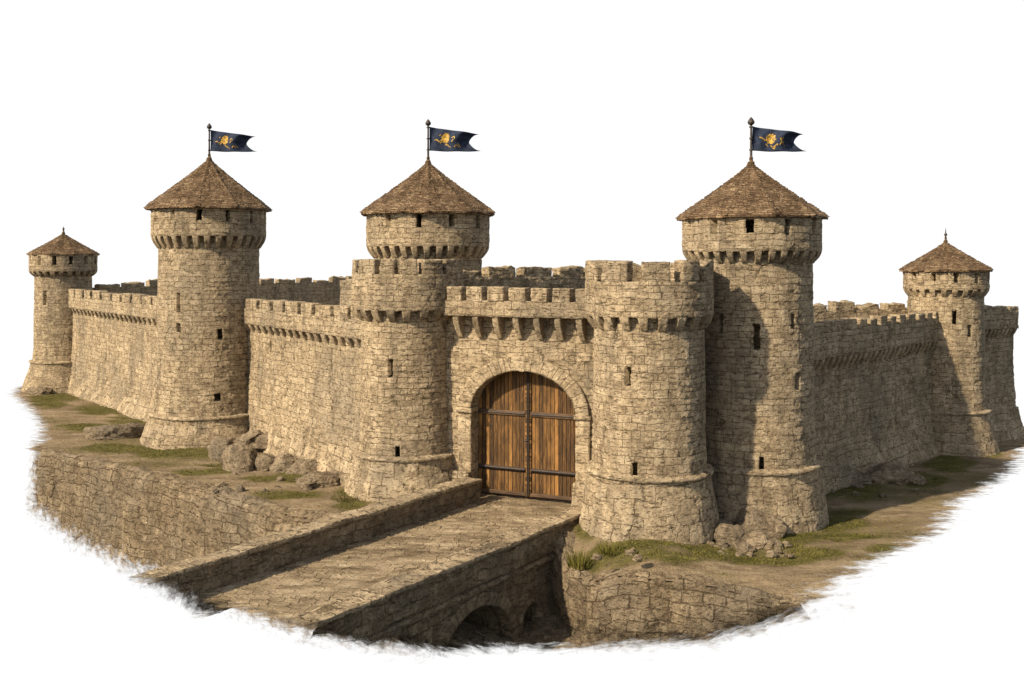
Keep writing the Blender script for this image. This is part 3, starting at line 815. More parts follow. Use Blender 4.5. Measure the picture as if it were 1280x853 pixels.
# ------------------------------------------------------------------ flags
def flag(label, c, z0, zbase, ztop, W, H, style, lean=0.0):
    t = thing('flag', label, 'flag', (c[0], c[1], z0), 0)
    t.location.z = zbase
    hgt = ztop - zbase
    v, f = tube([(0, 0, 0), (0, 0, hgt * .5), (lean, 0, hgt)], [.055, .045, .04])
    mesh_obj('flagpole', v, f, np.zeros((len(v), 2)), M['iron'], t)
    lathe('pole_knob', [(hgt - 0.12, .045), (hgt - 0.08, .11), (hgt, .14), (hgt + .08, .10), (hgt + .15, .05), (hgt + .19, .015)], M['iron'], t, 0.04)
    nx, nz = 46, 20
    zt = hgt - 0.16
    def shape(u, w):                     # u along the cloth, w from the top (0) to the bottom (1)
        notch = 0.185 * np.sqrt(np.clip(1 - (2 * w - 1) ** 2 * 1.0, 0, 1)) * (1 - 0.25 * np.abs(2 * w - 1))
        L = W * (1.0 - notch * 1.15 - 0.045 * (1 - w))
        x = 0.06 + u * L
        dr = 0.30 * H * (u ** 0.9)
        ztop_ = zt - dr; zbot_ = zt - H - 0.05 * H * np.sin(u * 3.0)
        z = ztop_ + (zbot_ - ztop_) * w
        y = 0.17 * np.sin(u * 7.5 + w * 0.9) * u ** 0.7 + 0.05 * np.sin(u * 15 + w * 3)
        return np.stack([x, y, z], -1)
    us = np.linspace(0, 1, nx); ws = np.linspace(0, 1, nz)
    U, Wd = np.meshgrid(us, ws, indexing='ij')
    front = shape(U.ravel(), Wd.ravel()); back = front + [0, 0.018, 0]; n0 = len(front)
    F4, I, J = grid_faces(nx, nz)
    rim = []
    loop = [i * nz for i in range(nx)] + [(nx - 1) * nz + j for j in range(1, nz)] + [i * nz + nz - 1 for i in range(nx - 2, -1, -1)] + [j for j in range(nz - 2, 0, -1)]
    for a, b in zip(loop, loop[1:] + loop[:1]): rim.append((b, b + n0, a + n0, a))
    uvv = np.stack([U.ravel() * W, Wd.ravel() * H], 1)
    cl = mesh_obj('cloth', np.concatenate([front, back]), np.concatenate([F4[:, ::-1], F4 + n0, np.array(rim)]), np.concatenate([uvv, uvv]), M['cloth'], t)
    # dark hem along pole: three ties
    for w in (0.03, 0.5, 0.97):
        p = shape(np.array([0.0]), np.array([w]))[0]
        vv, ff = tube([(0.0, 0, p[2] - .03), (0.0, 0, p[2] + .03)], [.075, .075])
        mesh_obj('tie', vv, ff, np.zeros((len(vv), 2)), M['iron'], t)
    # emblem: gold shapes stitched on both faces
    rng = random.Random(style)
    polys = []
    def blob(u0, w0, ru, rw, n=18, jag=.15, k=6, rot=0.0):
        pts = []
        for i in range(n):
            a = 2 * math.pi * i / n
            rr = 1 + jag * math.cos(k * a + rng.uniform(0, 1)) + rng.uniform(-jag, jag) * .6
            x, y = math.cos(a) * ru * rr, math.sin(a) * rw * rr
            pts.append((u0 + x * math.cos(rot) - y * math.sin(rot) * .5, w0 + x * math.sin(rot) * 2 + y * math.cos(rot)))
        polys.append(pts)
    if style == 3:
        for k in range(9):
            a = 2 * math.pi * k / 9; blob(.42 + .075 * math.cos(a), .42 + .16 * math.sin(a), .036, .085, 10, .22, 3, a * .2)
        for k in range(5):
            a = 2 * math.pi * k / 5 + .4; blob(.42 + .032 * math.cos(a), .42 + .07 * math.sin(a), .024, .05, 9, .2, 3)
        strokes = [((.30, .52), (.22, .42), (.16, .40)), ((.40, .72), (.42, .88), (.47, .80)), ((.44, .80), (.52, .68), (.55, .64)), ((.30, .66), (.34, .78))]
        strokes += [((.62, .35), (.66, .48), (.62, .62)), ((.68, .32), (.66, .48), (.73, .56)), ((.66, .55), (.58, .70)), ((.66, .55), (.70, .74))]
    else:
        for k in range(8):
            a = 2 * math.pi * k / 8 + style; blob(.40 + .06 * math.cos(a), .38 + .14 * math.sin(a), .042, .095, 10, .25, 3, a * .2)
        blob(.41, .40, .035, .09, 12, .2, 4)
        strokes = [((.32, .44), (.24, .58), (.20, .50), (.13, .52)), ((.32, .52), (.26, .64)), ((.40, .60), (.44, .74), (.50, .82)), ((.38, .68), (.46, .70)),
                   ((.55, .34), (.60, .26), (.63, .40)), ((.56, .52), (.60, .40)), ((.58, .78), (.64, .66), (.68, .80)), ((.70, .60), (.72, .78)), ((.24, .30), (.28, .26))]
    n_charge = len(polys)
    for st in strokes:
        for (a, b) in zip(st[:-1], st[1:]):
            d = (b[0] - a[0], b[1] - a[1]); l = math.hypot(d[0] * W, d[1] * H) or 1
            th = rng.uniform(.022, .04)
            nxn, nwn = -d[1] * H / l * th / W, d[0] * W / l * th / H
            polys.append([(a[0] - nxn, a[1] - nwn), (b[0] - nxn * .5, b[1] - nwn * .5), (b[0] + nxn * .5, b[1] + nwn * .5), (a[0] + nxn, a[1] + nwn)])
    for nm, part in (('emblem', polys[:n_charge]), ('emblem_scroll', polys[n_charge:])):
        V = []; T = []
        for pts in part:
            cu = sum(p[0] for p in pts) / len(pts); cw = sum(p[1] for p in pts) / len(pts)
            P = shape(np.array([cu] + [p[0] for p in pts]), np.array([cw] + [p[1] for p in pts]))
            b0 = len(V); V += list(P)
            for i in range(len(pts)): T.append((b0, b0 + 1 + i, b0 + 1 + (i + 1) % len(pts)))
        for off in (-0.012, 0.03):
            mesh_obj(nm, np.array(V) + [0, off, 0], np.array(T), np.zeros((len(V), 2)), M['gold'], cl, smooth=False)
    return t
flag('navy swallowtail flag with gold emblem on the tall sunlit left tower', C2, 0, 14.8, 16.45, 2.45, 1.12, 1)
flag('navy swallowtail flag with gold emblem on the middle tower behind the gate', C3, 0, 14.0, 15.8, 2.42, 1.12, 2)
flag('navy swallowtail flag with gold rose emblem on the largest right tower', C4, GR, 13.15, 14.7, 2.12, .94, 3)
# plain iron spikes on the two small towers
for (c, zb, h, lab) in ((C1, 11.5, .35, 'small iron spike on the roof peak of the far left tower'), (C5, 10.55, .5, 'small iron spike on the roof peak of the small right tower')):
    v, f = tube([(0, 0, -.15), (0, 0, .1), (0, 0, .14), (0, 0, .2), (0, 0, .24), (0, 0, h)], [.05, .04, .085, .085, .035, .012])
    o = mesh_obj('roof_spike', v, f, np.zeros((len(v), 2)), M['iron'], None, (c[0], c[1], zb)); tag(o, lab, 'spike', None, 'thing')

# ------------------------------------------------------------------ bridge
BL0 = np.array([-2.1, 38.6]); bt = np.array([-.558, -.83]); bs = np.array([.83, -.558])
def bridge_xyz(p):       # (t, s, z) -> world
    q = BL0 + np.outer(p[:, 0], bt) + np.outer(p[:, 1], bs)
    return np.stack([q[:, 0], q[:, 1], p[:, 2]], 1)
bo = np.array([BL0[0], BL0[1], 0.0])
br = thing('bridge', 'stone bridge with worn paving and low parapets leading up to the gate', 'bridge', tuple(bo))
tcut = lambda s: 12.35 + 0.05 * s
# paving sheet
ts = lines(-2.6, 13.6, .09); ss = lines(-.1, 4.3, .09)
T, S = np.meshgrid(ts, ss, indexing='ij'); p = np.stack([T.ravel(), S.ravel(), np.zeros(T.size)], 1)
p[:, 2] = 0.035 * vnoise(p, .8, 3, 4) + .02 - .03 * sstep(-1.2, -2.4, p[:, 0])
F4, _, _ = grid_faces(len(ts), len(ss))
mesh_obj('paving', bridge_xyz(p) - bo, F4[:, ::-1], p[:, :2], M['deck'], br, attrs={'edge': np.where(p[:, 0] < 8, 5, tcut(p[:, 1]) - p[:, 0])})
def bridge_box(name, t0, t1, s0, s1, z0, z1, mat, edge, seed, amt=.05, topamt=.06, res=.08, fn=None):
    v, f, uv = dense_box(t0, t1, s0, s1, z0, z1, res)
    if fn: v = fn(v)
    w = wear(v, seed, amt, 1.0, (z1 - .25, z1), topamt)
    return mesh_obj(name, bridge_xyz(w) - bo, f[:, ::-1], uv, mat, br, attrs={'edge': edge(v)})
bridge_box('parapet', -1.6, 15.0, -.62, 0.0, -0.7, .84, M['bridge'], lambda v: np.where(v[:, 0] < 9, 5, (13.9 - v[:, 0] - np.clip(.84 - v[:, 2], 0, 9) * 1.3) * .9), 71, .06, .13)
bridge_box('kerb', -2.0, 13.6, 3.95, 4.66, -.74, .20, M['bridge'], lambda v: np.where(v[:, 0] < 8, 5, (12.15 - v[:, 0] - np.clip(.0 - v[:, 2], 0, 9) * 1.6) * .9), 81, .06, .10)
M['coping'] = stone('coping_stone', bw=0.62, bh=4.0, big=1.3, disp=1.1, warp=0.12, rocky=0.1, joint=0.85, joint_d=0.05, edge=True)
bridge_box('coping', -1.62, 15.0, -.68, .05, .76, .90, M['coping'], lambda v: (13.9 - v[:, 0]) * .9, 72, .05, .08)
bridge_box('coping', -2.02, 13.6, 3.88, 4.72, .10, .25, M['coping'], lambda v: (12.6 - v[:, 0]) * .9, 82, .05, .08)
bridge_box('string_course', -1.9, 13.2, 4.2, 4.76, -.93, -.75, M['bridge'], lambda v: np.where(v[:, 0] < 7, 5, (10.6 - v[:, 0]) * .8), 91, .03, .02)
# side wall with its arch and the small culvert
TA, AHW, AZ, ARISE = 5.1, 1.87, -2.85, 1.45
TN, NHW, NZ, NRISE = 1.95, .56, -2.75, .62
ts = lines(-.6, 12.6, .07); zs = lines(-4.0, -.8, .07)
T, Z = np.meshgrid(ts, zs, indexing='ij'); p = np.stack([T.ravel(), np.full(T.size, 4.62), Z.ravel()], 1)
F4, _, _ = grid_faces(len(ts), len(zs))
c = p[F4].mean(1)
def in_arch(t, z, tc, hw, z0, rise, g): return ((np.abs(t - tc) < hw + g) & (z < z0)) | ((z >= z0) & (((t - tc) / (hw + g)) ** 2 + ((z - z0) / (rise + g)) ** 2 < 1))
k = ~(in_arch(c[:, 0], c[:, 2], TA, AHW, AZ, ARISE, .18) | in_arch(c[:, 0], c[:, 2], TN, NHW, NZ, NRISE, .06))
ZC = lambda q: np.interp(q, [0, 3.2, 6.7, 9.7, 12.1], [-3.5, -3.2, -2.15, -1.1, -.15])
zc = ZC(p[:, 0])
mesh_obj('side_wall', bridge_xyz(wear(p, 95, .05, .9)) - bo, F4[k], p[:, [0, 2]], M['bridge'], br, attrs={'edge': (p[:, 2] - zc) * 1.2 + .25})
def bridge_arch(name, tc, hw, z0, rise, g0, g1, s0, s1, zb, mat, seed):
    o = arch_band(name, br, hw, z0, rise, g0, g1, 0, s1 - s0, zb, mat, .07, True, seed)
    n = len(o.data.vertices); a = np.zeros(n * 3, np.float32); o.data.vertices.foreach_get('co', a); a = a.reshape(-1, 3)
    q = np.stack([a[:, 0] + tc, s1 - a[:, 1], a[:, 2]], 1)
    o.data.vertices.foreach_set('co', (bridge_xyz(q) - bo).astype(np.float32).ravel()); o.data.flip_normals(); o.data.update()
    at = o.data.attributes.new('edge', 'FLOAT', 'POINT'); at.data.foreach_set('value', (a[:, 2] - ZC(a[:, 0] + tc) + .25).astype(np.float32))
    return o
M['ringb'] = stone('bridge_arch_stone', bw=0.3, bh=5.0, big=1.15, disp=0.9, ramp=EARTHY, joint=0.75, warp=0.06, joint_d=0.04, edge=True)
bridge_arch('arch_ring', TA, AHW, AZ, ARISE, 0, .42, 4.25, 4.70, -3.6, M['ringb'], 5)
bridge_arch('arch_ring', TN, NHW, NZ, NRISE, 0, .16, 4.25, 4.66, -3.6, M['ringb'], 6)
bridge_arch('arch_vault', TA, AHW + .05, AZ, ARISE + .05, 0, .2, .2, 4.26, -3.6, M['bridge'], 7)
bridge_arch('arch_vault', TN, NHW + .03, NZ, NRISE + .03, 0, .1, 3.2, 4.26, -3.6, M['bridge'], 8)
for (t0, t1, s) in ((TA - 2.4, TA + 2.4, .2), (TN - .8, TN + .8, 3.2)):  # added walls close off the openings so no white sky shows through
    bridge_box('added_stop_wall', t0, t1, s - .3, s, -3.7, -.95, M['bridge'], lambda v: v[:, 2] - ZC(v[:, 0]) + .1, 97)
bridge_box('side_wall', -.6, 11, -.6, -.3, -3.4, -.72, M['bridge'], lambda v: v[:, 2] - ZC(v[:, 0]) - .5, 98, res=.12)

# ------------------------------------------------------------------ ground
LB = [(-25.4, 52.6), (-24.2, 51.4), (-19.2, 47.4), (-14.7, 43.8), (-10.6, 40.2), (-7.6, 37.7), (-5.0, 36.6), (-2.6, 36.4)]
RB = [(1.5, 35.9), (1.9, 33.9), (2.7, 32.6), (4.2, 31.75), (6.0, 31.3), (7.4, 31.0), (8.9, 30.7), (10.4, 30.4)]
LEFT_OPEN = [(-34.0, 83.0), (-37.0, 76.0), (-35.3, 71.5), (-30.6, 64), (-27.6, 58.9), (-25.2, 53.6), (-24.6, 51.0)]
RIGHT_OPEN = [(8.2, 30.2), (9.6, 30.6), (11.7, 32.5), (13.8, 34.7), (15.9, 37.1), (18.2, 40.9), (21.8, 45.2), (24.1, 48.0), (26.8, 53.0), (28.7, 56.6), (30.6, 62)]
def segdist(P, poly):
    d = np.full(len(P), 1e9)
    for a, b in zip(poly[:-1], poly[1:]):
        a = np.array(a); b = np.array(b); ab = b - a
        t = np.clip(((P - a) @ ab) / (ab @ ab), 0, 1)
        d = np.minimum(d, np.hypot(*(P - a - t[:, None] * ab).T))
    return d
def inside(P, poly):
    r = np.zeros(len(P), bool); n = len(poly)
    for i in range(n):
        (x1, y1), (x2, y2) = poly[i], poly[(i + 1) % n]
        c = ((y1 > P[:, 1]) != (y2 > P[:, 1]))
        with np.errstate(divide='ignore', invalid='ignore'):
            r ^= c & (P[:, 0] < (x2 - x1) * (P[:, 1] - y1) / (y2 - y1 + 1e-12) + x1)
    return r
def height(P):
    z = GR * sstep(4.5, 8.5, P[:, 0])
    q = np.stack([P[:, 0], P[:, 1], np.zeros(len(P))], 1)
    on_road = sstep(3.2, 2.0, np.abs((P - [0.4, 38.5]) @ np.array([.83, -.558]))) * sstep(31, 33, P[:, 1]) * sstep(44, 42, P[:, 1])
    dr = segdist(P, RB)
    z = z - .40 * sstep(1.5, 0, dr) * sstep(-2, 1.4, P[:, 0]) * (1 - on_road) - .55 * sstep(2.6, .5, np.hypot(P[:, 0] - 2.0, P[:, 1] - 33.8)) * (1 - on_road)
    return z + (0.13 * vnoise(q, .45, 4, 4)) * (1 - on_road) - 0.05 * on_road
# grass patches, given where they lie on the ground
PATCH = [(110, 535, 60, 7), (150, 560, 70, 6), (260, 590, 60, 6), (360, 618, 60, 8), (60, 505, 30, 8), (960, 700, 70, 7), (1010, 640, 40, 26), (1060, 670, 60, 10),
         (70, 496, 42, 9), (165, 526, 48, 8), (220, 566, 70, 10), (300, 582, 60, 8), (380, 600, 60, 9), (440, 632, 34, 14), (120, 512, 40, 7), (330, 600, 40, 6),
         (800, 684, 70, 12), (900, 690, 90, 14), (985, 672, 60, 16), (1050, 650, 50, 22), (1080, 618, 50, 18), (1105, 686, 34, 8), (1185, 580, 40, 14), (1020, 692, 50, 9), (1150, 600, 40, 12), (745, 680, 22, 14)]
def grass_mask(P):
    m = np.zeros(len(P))
    z = GR * sstep(4.5, 8.5, P[:, 0])
    px = CX + F * P[:, 0] / P[:, 1]; py = HY + F * (CAMZ - z) / P[:, 1]
    q = np.stack([P[:, 0], P[:, 1], np.zeros(len(P))], 1)
    wob = 0.75 * vnoise(q * [.7, 1.5, 1], .9, 8, 4)
    for (x, y, a, b) in PATCH: m = np.maximum(m, 1.15 - ((px - x) / a) ** 2 - ((py - y) / b) ** 2)
    m = np.clip(m + wob, 0, 1)
    foot = np.full(len(P), 9.0)
    for c, rr in ((C1, 2.8), (C2, 3.46), (C4, 2.86), (C5, 2.55), (GL, 2.58), (GRT, 2.48)): foot = np.minimum(foot, np.abs(np.hypot(P[:, 0] - c[0], P[:, 1] - c[1]) - rr))
    foot = np.minimum(foot, np.minimum(segdist(P, [W1A, W1B]), np.minimum(segdist(P, [W2A, W2B]), segdist(P, [W3A, W3B]))) - .7)
    m = np.maximum(m, .85 * sstep(.9, .1, foot) * sstep(-.25, .45, vnoise(q, .7, 19, 3)))
    return np.maximum(m, .52 * sstep(-.1, .4, vnoise(q * [.6, 1.2, 1], .5, 29, 4)))
closed = LEFT_OPEN[::-1]                      # from the bank corner back to the rear
outer = [(-38, 76.5), (-36.6, 71), (-28.6, 58.4)] + [(-26.0, 53.2)] + [(a[0], a[1]) for a in LB[1:]] + [(a, b) for a, b in RB] + [(9, 29.2), (12.8, 32.2), (17.4, 36.6), (19.8, 40.6), (25.6, 47.4), (29.4, 53.2), (33, 62), (14, 95), (-6, 112), (-34, 90)]
xs = np.arange(-38, 34, .17); ys = np.concatenate([np.arange(29, 62, .15), np.arange(62, 112, .45)])
X, Yg = np.meshgrid(xs, ys, indexing='ij'); P = np.stack([X.ravel(), Yg.ravel()], 1)
F4, _, _ = grid_faces(len(xs), len(ys))
k = inside(P[F4].mean(1), outer)
F4 = F4[k]; used = np.unique(F4); rem = -np.ones(len(P), np.int64); rem[used] = np.arange(len(used)); F4 = rem[F4]; P = P[used]
sgnL = np.where(inside(P, [(-24.6, 51.0)] + closed[1:] + [(-10, 90), (0, 60), (-5, 37)]), 1, -1)
eL = segdist(P, LEFT_OPEN); eR = segdist(P, RIGHT_OPEN)
inR = inside(P, RIGHT_OPEN + [(0, 100), (-40, 90), (-20, 40), (0, 31)])
edge = np.minimum(np.where(P[:, 0] < -15, np.where(sgnL > 0, eL, -eL), 9), np.where(P[:, 0] > 5, np.where(inR, eR, -eR), 9))
bankd = np.minimum(segdist(P, LB), segdist(P, RB))
zg = height(P) - 0.10 * sstep(.35, 0, bankd)
tag(mesh_obj('ground', np.stack([P[:, 0], P[:, 1], zg], 1), F4, P, M['ground'], None, attrs={'edge': edge, 'grass': grass_mask(P)}), kind='structure')

def bank(label, path, zcut, zbot, seed, edgex, rough=.3):
    path = np.array(path, float)
    S = np.concatenate([[0], np.cumsum(np.hypot(*np.diff(path, axis=0).T))])
    s = lines(0, S[-1], .085)
    C = np.stack([np.interp(s, S, path[:, 0]), np.interp(s, S, path[:, 1])], 1)
    kern = np.ones(9) / 9
    Cs = np.stack([np.convolve(np.pad(C[:, i], 4, 'edge'), kern, 'valid') for i in (0, 1)], 1)
    d = np.gradient(Cs, axis=0); d /= np.hypot(d[:, 0], d[:, 1])[:, None]
    n = np.stack([d[:, 1], -d[:, 0]], 1)                     # outward: right of travel
    prof = [(-.75, -.06), (-.45, .03), (-.2, .03), (-.04, -.06), (.06, -.25), (.12, -.6), (.18, -1.5), (.34, zbot)]
    pr = np.array(prof); ps = np.concatenate([[0], np.cumsum(np.hypot(*np.diff(pr, axis=0).T))])
    q = lines(0, ps[-1], .08); po = np.interp(q, ps, pr[:, 0]); pz = np.interp(q, ps, pr[:, 1])
    V = np.zeros((len(s), len(q), 3))
    base = height(Cs)
    V[:, :, 0] = Cs[:, 0][:, None] + n[:, 0][:, None] * po; V[:, :, 1] = Cs[:, 1][:, None] + n[:, 1][:, None] * po; V[:, :, 2] = base[:, None] + pz
    V = V.reshape(-1, 3)
    o2 = vnoise(V * [1, 1, .6], .55, seed, 4)
    nn = np.repeat(n, len(q), 0); face = sstep(-.05, -.5, np.tile(pz, len(s)))
    V[:, 0] += nn[:, 0] * o2 * rough * face; V[:, 1] += nn[:, 1] * o2 * rough * face
    V[:, 2] += .08 * vnoise(V * [1, 1, 0], 1.1, seed + 3, 3)
    F4, _, _ = grid_faces(len(s), len(q))
    uv = np.stack([np.repeat(s, len(q)), np.tile(-q, len(s))], 1)
    ed = np.minimum((V[:, 2] - zcut(V[:, 0])) * .8 + .1, edgex(V[:, 0]))
    O = np.array([path[len(path) // 2][0], path[len(path) // 2][1], -2.0])
    o = mesh_obj('moat_wall', V - O, F4[:, ::-1], uv, M['bank'], None, tuple(O), attrs={'edge': ed})
    return tag(o, label, 'moat wall', None, 'thing')
bank('long rough stone moat wall left of the bridge, below the earth terrace', LB, lambda x: np.interp(x, [-24.5, -21, -17, -10], [-3.2, -4.2, -4.6, -4.6]), -5.2, 12, lambda x: (x + 24.3) * .9)
bank('short crumbling stone moat wall right of the bridge, below the grass', RB, lambda x: np.interp(x, [2, 6, 7.5, 9.2, 10], [-3.1, -2.3, -1.7, -1.25, -1.0]), -3.2, 17, lambda x: np.where(x < 6, 5, (10.1 - x) * .5), .24)
# moat bottom
FLO = [(-5.2, 27.4), (-2.4, 30.0), (0, 32.3), (3, 31.5), (6, 31.0), (8.5, 30.5)]
xs = np.arange(-5.5, 9, .12); ys = np.arange(27, 37, .12)
X, Yg = np.meshgrid(xs, ys, indexing='ij'); P = np.stack([X.ravel(), Yg.ravel()], 1)
cut = np.interp(P[:, 0], [a for a, _ in FLO], [b for _, b in FLO])
zf = np.interp(P[:, 0], [-5, -2, 0, 6, 9], [-.9, -2.4, -3.05, -2.35, -1.2]) + .1 * vnoise(np.stack([P[:, 0], P[:, 1], 0 * P[:, 0]], 1), .8, 3, 4)
F4, _, _ = grid_faces(len(xs), len(ys)); ce = P[F4].mean(1)
k = (ce[:, 1] > np.interp(ce[:, 0], [a for a, _ in FLO], [b for _, b in FLO]) - 1.2)
mesh = mesh_obj('moat_bottom', np.stack([P[:, 0], P[:, 1], zf], 1), F4[k], P, M['bank'], None, attrs={'edge': (P[:, 1] - cut) * .9})
tag(mesh, kind='structure')

# ------------------------------------------------------------------ rocks
def rock_mesh(seed, sx, sy, sz):
    import bmesh
    bm = bmesh.new(); bmesh.ops.create_icosphere(bm, subdivisions=5, radius=1.0)
    v = np.array([p.co[:] for p in bm.verts]); f = np.array([[q.index for q in p.verts] for p in bm.faces]); bm.free()
    rng = np.random.default_rng(seed)
    for _ in range(10):                      # broken flats
        d = rng.normal(size=3); d /= np.linalg.norm(d); h = rng.uniform(.58, .88)
        k = v @ d - h; v -= np.where(k > 0, k * .85, 0)[:, None] * d
    r = 1.06 + .26 * vnoise(v, 1.2, seed, 4) + .08 * vnoise(v, 4, seed + 5, 3)
    v = v * r[:, None] * [sx, sy, sz]
    v[:, 2] = np.where(v[:, 2] < -.35 * sz, -.35 * sz, v[:, 2])
    return v, f
def rock(px, py, w, h, label, group=None, z=None, seed=None, cat='boulder', deep=0.8):
    """px, py: where its foot meets the ground; w, h: width and height in photo pixels"""
    zz = 0.0 if px < 800 else GR
    X, Y = un(px, py, zz)
    if z: zz += z
    s = Y / F
    sd = seed or int(px * 7 + py)
    h = h * .8; v, f = rock_mesh(sd, w * s / 2, w * s / 2 * deep, h * s * .74)
    o = mesh_obj('boulder', v, f, v[:, [0, 2]], M['rock'], None, (X, Y + w * s / 2 * deep * .6, zz + h * s * .18), random.uniform(-.4, .4))
    return tag(o, label, cat, group, 'thing')
LP, RP = 'rubble heap below the sunlit wall', 'rubble heap below the largest tower'
rs_ = random.Random(21)
for (x0, x1, y0, y1, n, g) in ((262, 440, 584, 616, 22, 'small broken stones before the left rubble heap'), (868, 990, 684, 698, 14, 'small broken stones before the right rubble heap'),
                               (1030, 1165, 600, 622, 10, 'small broken stones below the shaded wall'), (745, 850, 684, 708, 9, 'small broken stones on the slope above the right moat wall')):
    for i in range(n):
        w_ = rs_.uniform(7, 16)
        rock(rs_.uniform(x0, x1), rs_.uniform(y0, y1), w_, w_ * rs_.uniform(.5, .75), g.replace('stones', 'stone').replace('small', 'one small', 1) , g, cat='stone')
rock(137, 550, 80, 27, 'broad flat boulder alone on the terrace in front of the long pale wall')
rock(276, 576, 46, 36, 'big rounded boulder at the left end of the left rubble heap', LP)
rock(298, 590, 52, 38, 'large boulder at the front left of the left rubble heap', LP)
rock(330, 589, 38, 30, 'mid-sized boulder right of the large front one of the left heap', LP)
rock(312, 566, 42, 26, 'boulder lying on the top left of the left rubble heap', LP, .35)
rock(342, 568, 44, 28, 'boulder crowning the middle of the left rubble heap', LP, .35)
rock(370, 574, 40, 26, 'boulder on the top right of the left rubble heap, against the wall', LP, .25)
rock(357, 591, 46, 28, 'broad boulder in the middle of the front row of the left rubble heap', LP)
rock(386, 594, 44, 25, 'boulder at the right of the front row of the left rubble heap', LP)
rock(398, 609, 56, 26, 'low slab boulder lying forward at the right end of the left heap', LP)
rock(424, 605, 44, 20, 'flat rock between the left rubble heap and the left gate tower', LP)
rock(888, 650, 58, 34, 'flat dark boulder wedged between the right gate tower and the largest tower', RP)
rock(898, 674, 42, 42, 'upright boulder at the left of the right rubble heap', RP)
rock(944, 672, 74, 46, 'wide boulder leaning on the foot of the largest tower', RP)
rock(919, 684, 50, 38, 'biggest pale boulder in front of the right rubble heap', RP)
rock(948, 686, 30, 24, 'small boulder at the right front of the right rubble heap', RP)
rock(968, 687, 26, 16, 'low stone at the far right tip of the right rubble heap', RP)
rock(934, 691, 22, 15, 'small stone before the biggest pale boulder of the right rubble heap', RP)
rock(903, 687, 20, 12, 'little stone at the left foot of the biggest pale boulder', RP)
rock(846, 677, 13, 10, 'leftmost of three little stones on the grass below the right gate tower', 'little stones on the grass')
rock(857, 678, 16, 12, 'middle of three little stones on the grass below the right gate tower', 'little stones on the grass')
rock(868, 677, 11, 8, 'rightmost of three little stones on the grass below the right gate tower', 'little stones on the grass')
rock(1108, 602, 80, 26, 'long dark outcrop of rock at the foot of the shaded wall')
rock(1060, 607, 62, 30, 'dark boulder at the foot of the shaded wall beside the largest tower')
rock(1144, 604, 34, 12, 'low dark stone right of the long outcrop below the shaded wall')
rock(200, 553, 30, 12, 'low stone at the foot of the tall left tower, on its left')
rock(45, 493, 34, 12, 'low rock at the foot of the far left tower')

# ------------------------------------------------------------------ grass
rng = np.random.default_rng(3)
N = 620000
gx = rng.uniform(-36, 26, N); gy = 30 + 48 * rng.uniform(0, 1, N) ** 1.5
P = np.stack([gx, gy], 1)
m = grass_mask(P)
clear = np.ones(N, bool)
for c, r in ((C1, 2.6), (C2, 3.3), (C4, 2.75), (C5, 2.5), (GL, 2.4), (GRT, 2.35)): clear &= np.hypot(P[:, 0] - c[0], P[:, 1] - c[1]) > r
eL2 = np.where((P[:, 0] < -15), np.where(inside(P, [(-24.6, 51.0)] + closed[1:] + [(-10, 90), (0, 60), (-5, 37)]), segdist(P, LEFT_OPEN), -1), 9)
inR2 = inside(P, RIGHT_OPEN + [(0, 100), (-40, 90), (-20, 40), (0, 31)])
eR2 = np.where(P[:, 0] > 5, np.where(inR2, segdist(P, RIGHT_OPEN), -1), 9)
k = (rng.uniform(0, 1, N) < (m - .3) * 1.3 * (.55 + .75 * vnoise(np.stack([P[:, 0], P[:, 1], 0 * gx], 1), 2.2, 77, 3))) & clear & (eL2 > .7) & (eR2 > .8) & inside(P, outer) & (segdist(P, LB) > .35) & (segdist(P, RB) > .2)
# not inside the castle
k &= ~inside(P, [W1A, W1B, W2A, W2B, (4.9, 38), W3A, W3B, (10, 80), (-20, 90)])
P = P[k]; n = len(P)
zb = height(P) - .02
hh = rng.uniform(.03, .09, n) * (1 + .0 * P[:, 0]); a = rng.uniform(0, 2 * math.pi, n); w = rng.uniform(.010, .022, n)
lean = rng.normal(0, .045, (n, 2))
v0 = np.stack([P[:, 0] - np.cos(a) * w, P[:, 1] - np.sin(a) * w, zb], 1); v1 = np.stack([P[:, 0] + np.cos(a) * w, P[:, 1] + np.sin(a) * w, zb], 1)
v2 = np.stack([P[:, 0] + lean[:, 0], P[:, 1] + lean[:, 1], zb + hh], 1)
V = np.stack([v0, v1, v2], 1).reshape(-1, 3)
tag(mesh_obj('grass', V, np.arange(len(V)).reshape(-1, 3), None, M['grass'], None, smooth=False), kind='stuff')

def tuft(label, x, y, z, n, h, rad, seed):
    g = np.random.default_rng(seed); a = g.uniform(0, 2 * math.pi, n); d = rad * np.sqrt(g.uniform(0, 1, n))
    bx, by = d * np.cos(a), d * np.sin(a); hh = h * g.uniform(.5, 1, n); wd = g.uniform(.012, .024, n); t2 = g.uniform(0, math.pi, n)
    z0 = -.15 * np.ones(n)
    v = np.stack([np.stack([bx - wd * np.cos(t2), by - wd * np.sin(t2), z0], 1), np.stack([bx + wd * np.cos(t2), by + wd * np.sin(t2), z0], 1),
                  np.stack([bx * 1.5 + g.normal(0, .08, n), by * 1.5 + g.normal(0, .08, n), hh], 1)], 1).reshape(-1, 3)
    o = mesh_obj('weed_tuft', v, np.arange(len(v)).reshape(-1, 3), None, M['grass'], None, (x, y, z), smooth=False)
    tag(o, label, 'weeds', None, 'thing')
tuft('green weed tuft in the corner between the bridge and the right moat wall', 2.2, 33.9, -.62, 160, .5, .34, 1)
tuft('weed tuft at the foot of the right gate tower, beside the bridge', 3.3, 34.0, -.2, 120, .26, .4, 2)
tuft('weed tuft by the little stones under the right gate tower', 5.75, 33.6, -.25, 110, .2, .4, 3)
tuft('weed tuft beside the right rubble heap', 9.4, 34.6, -.42, 130, .24, .45, 4)
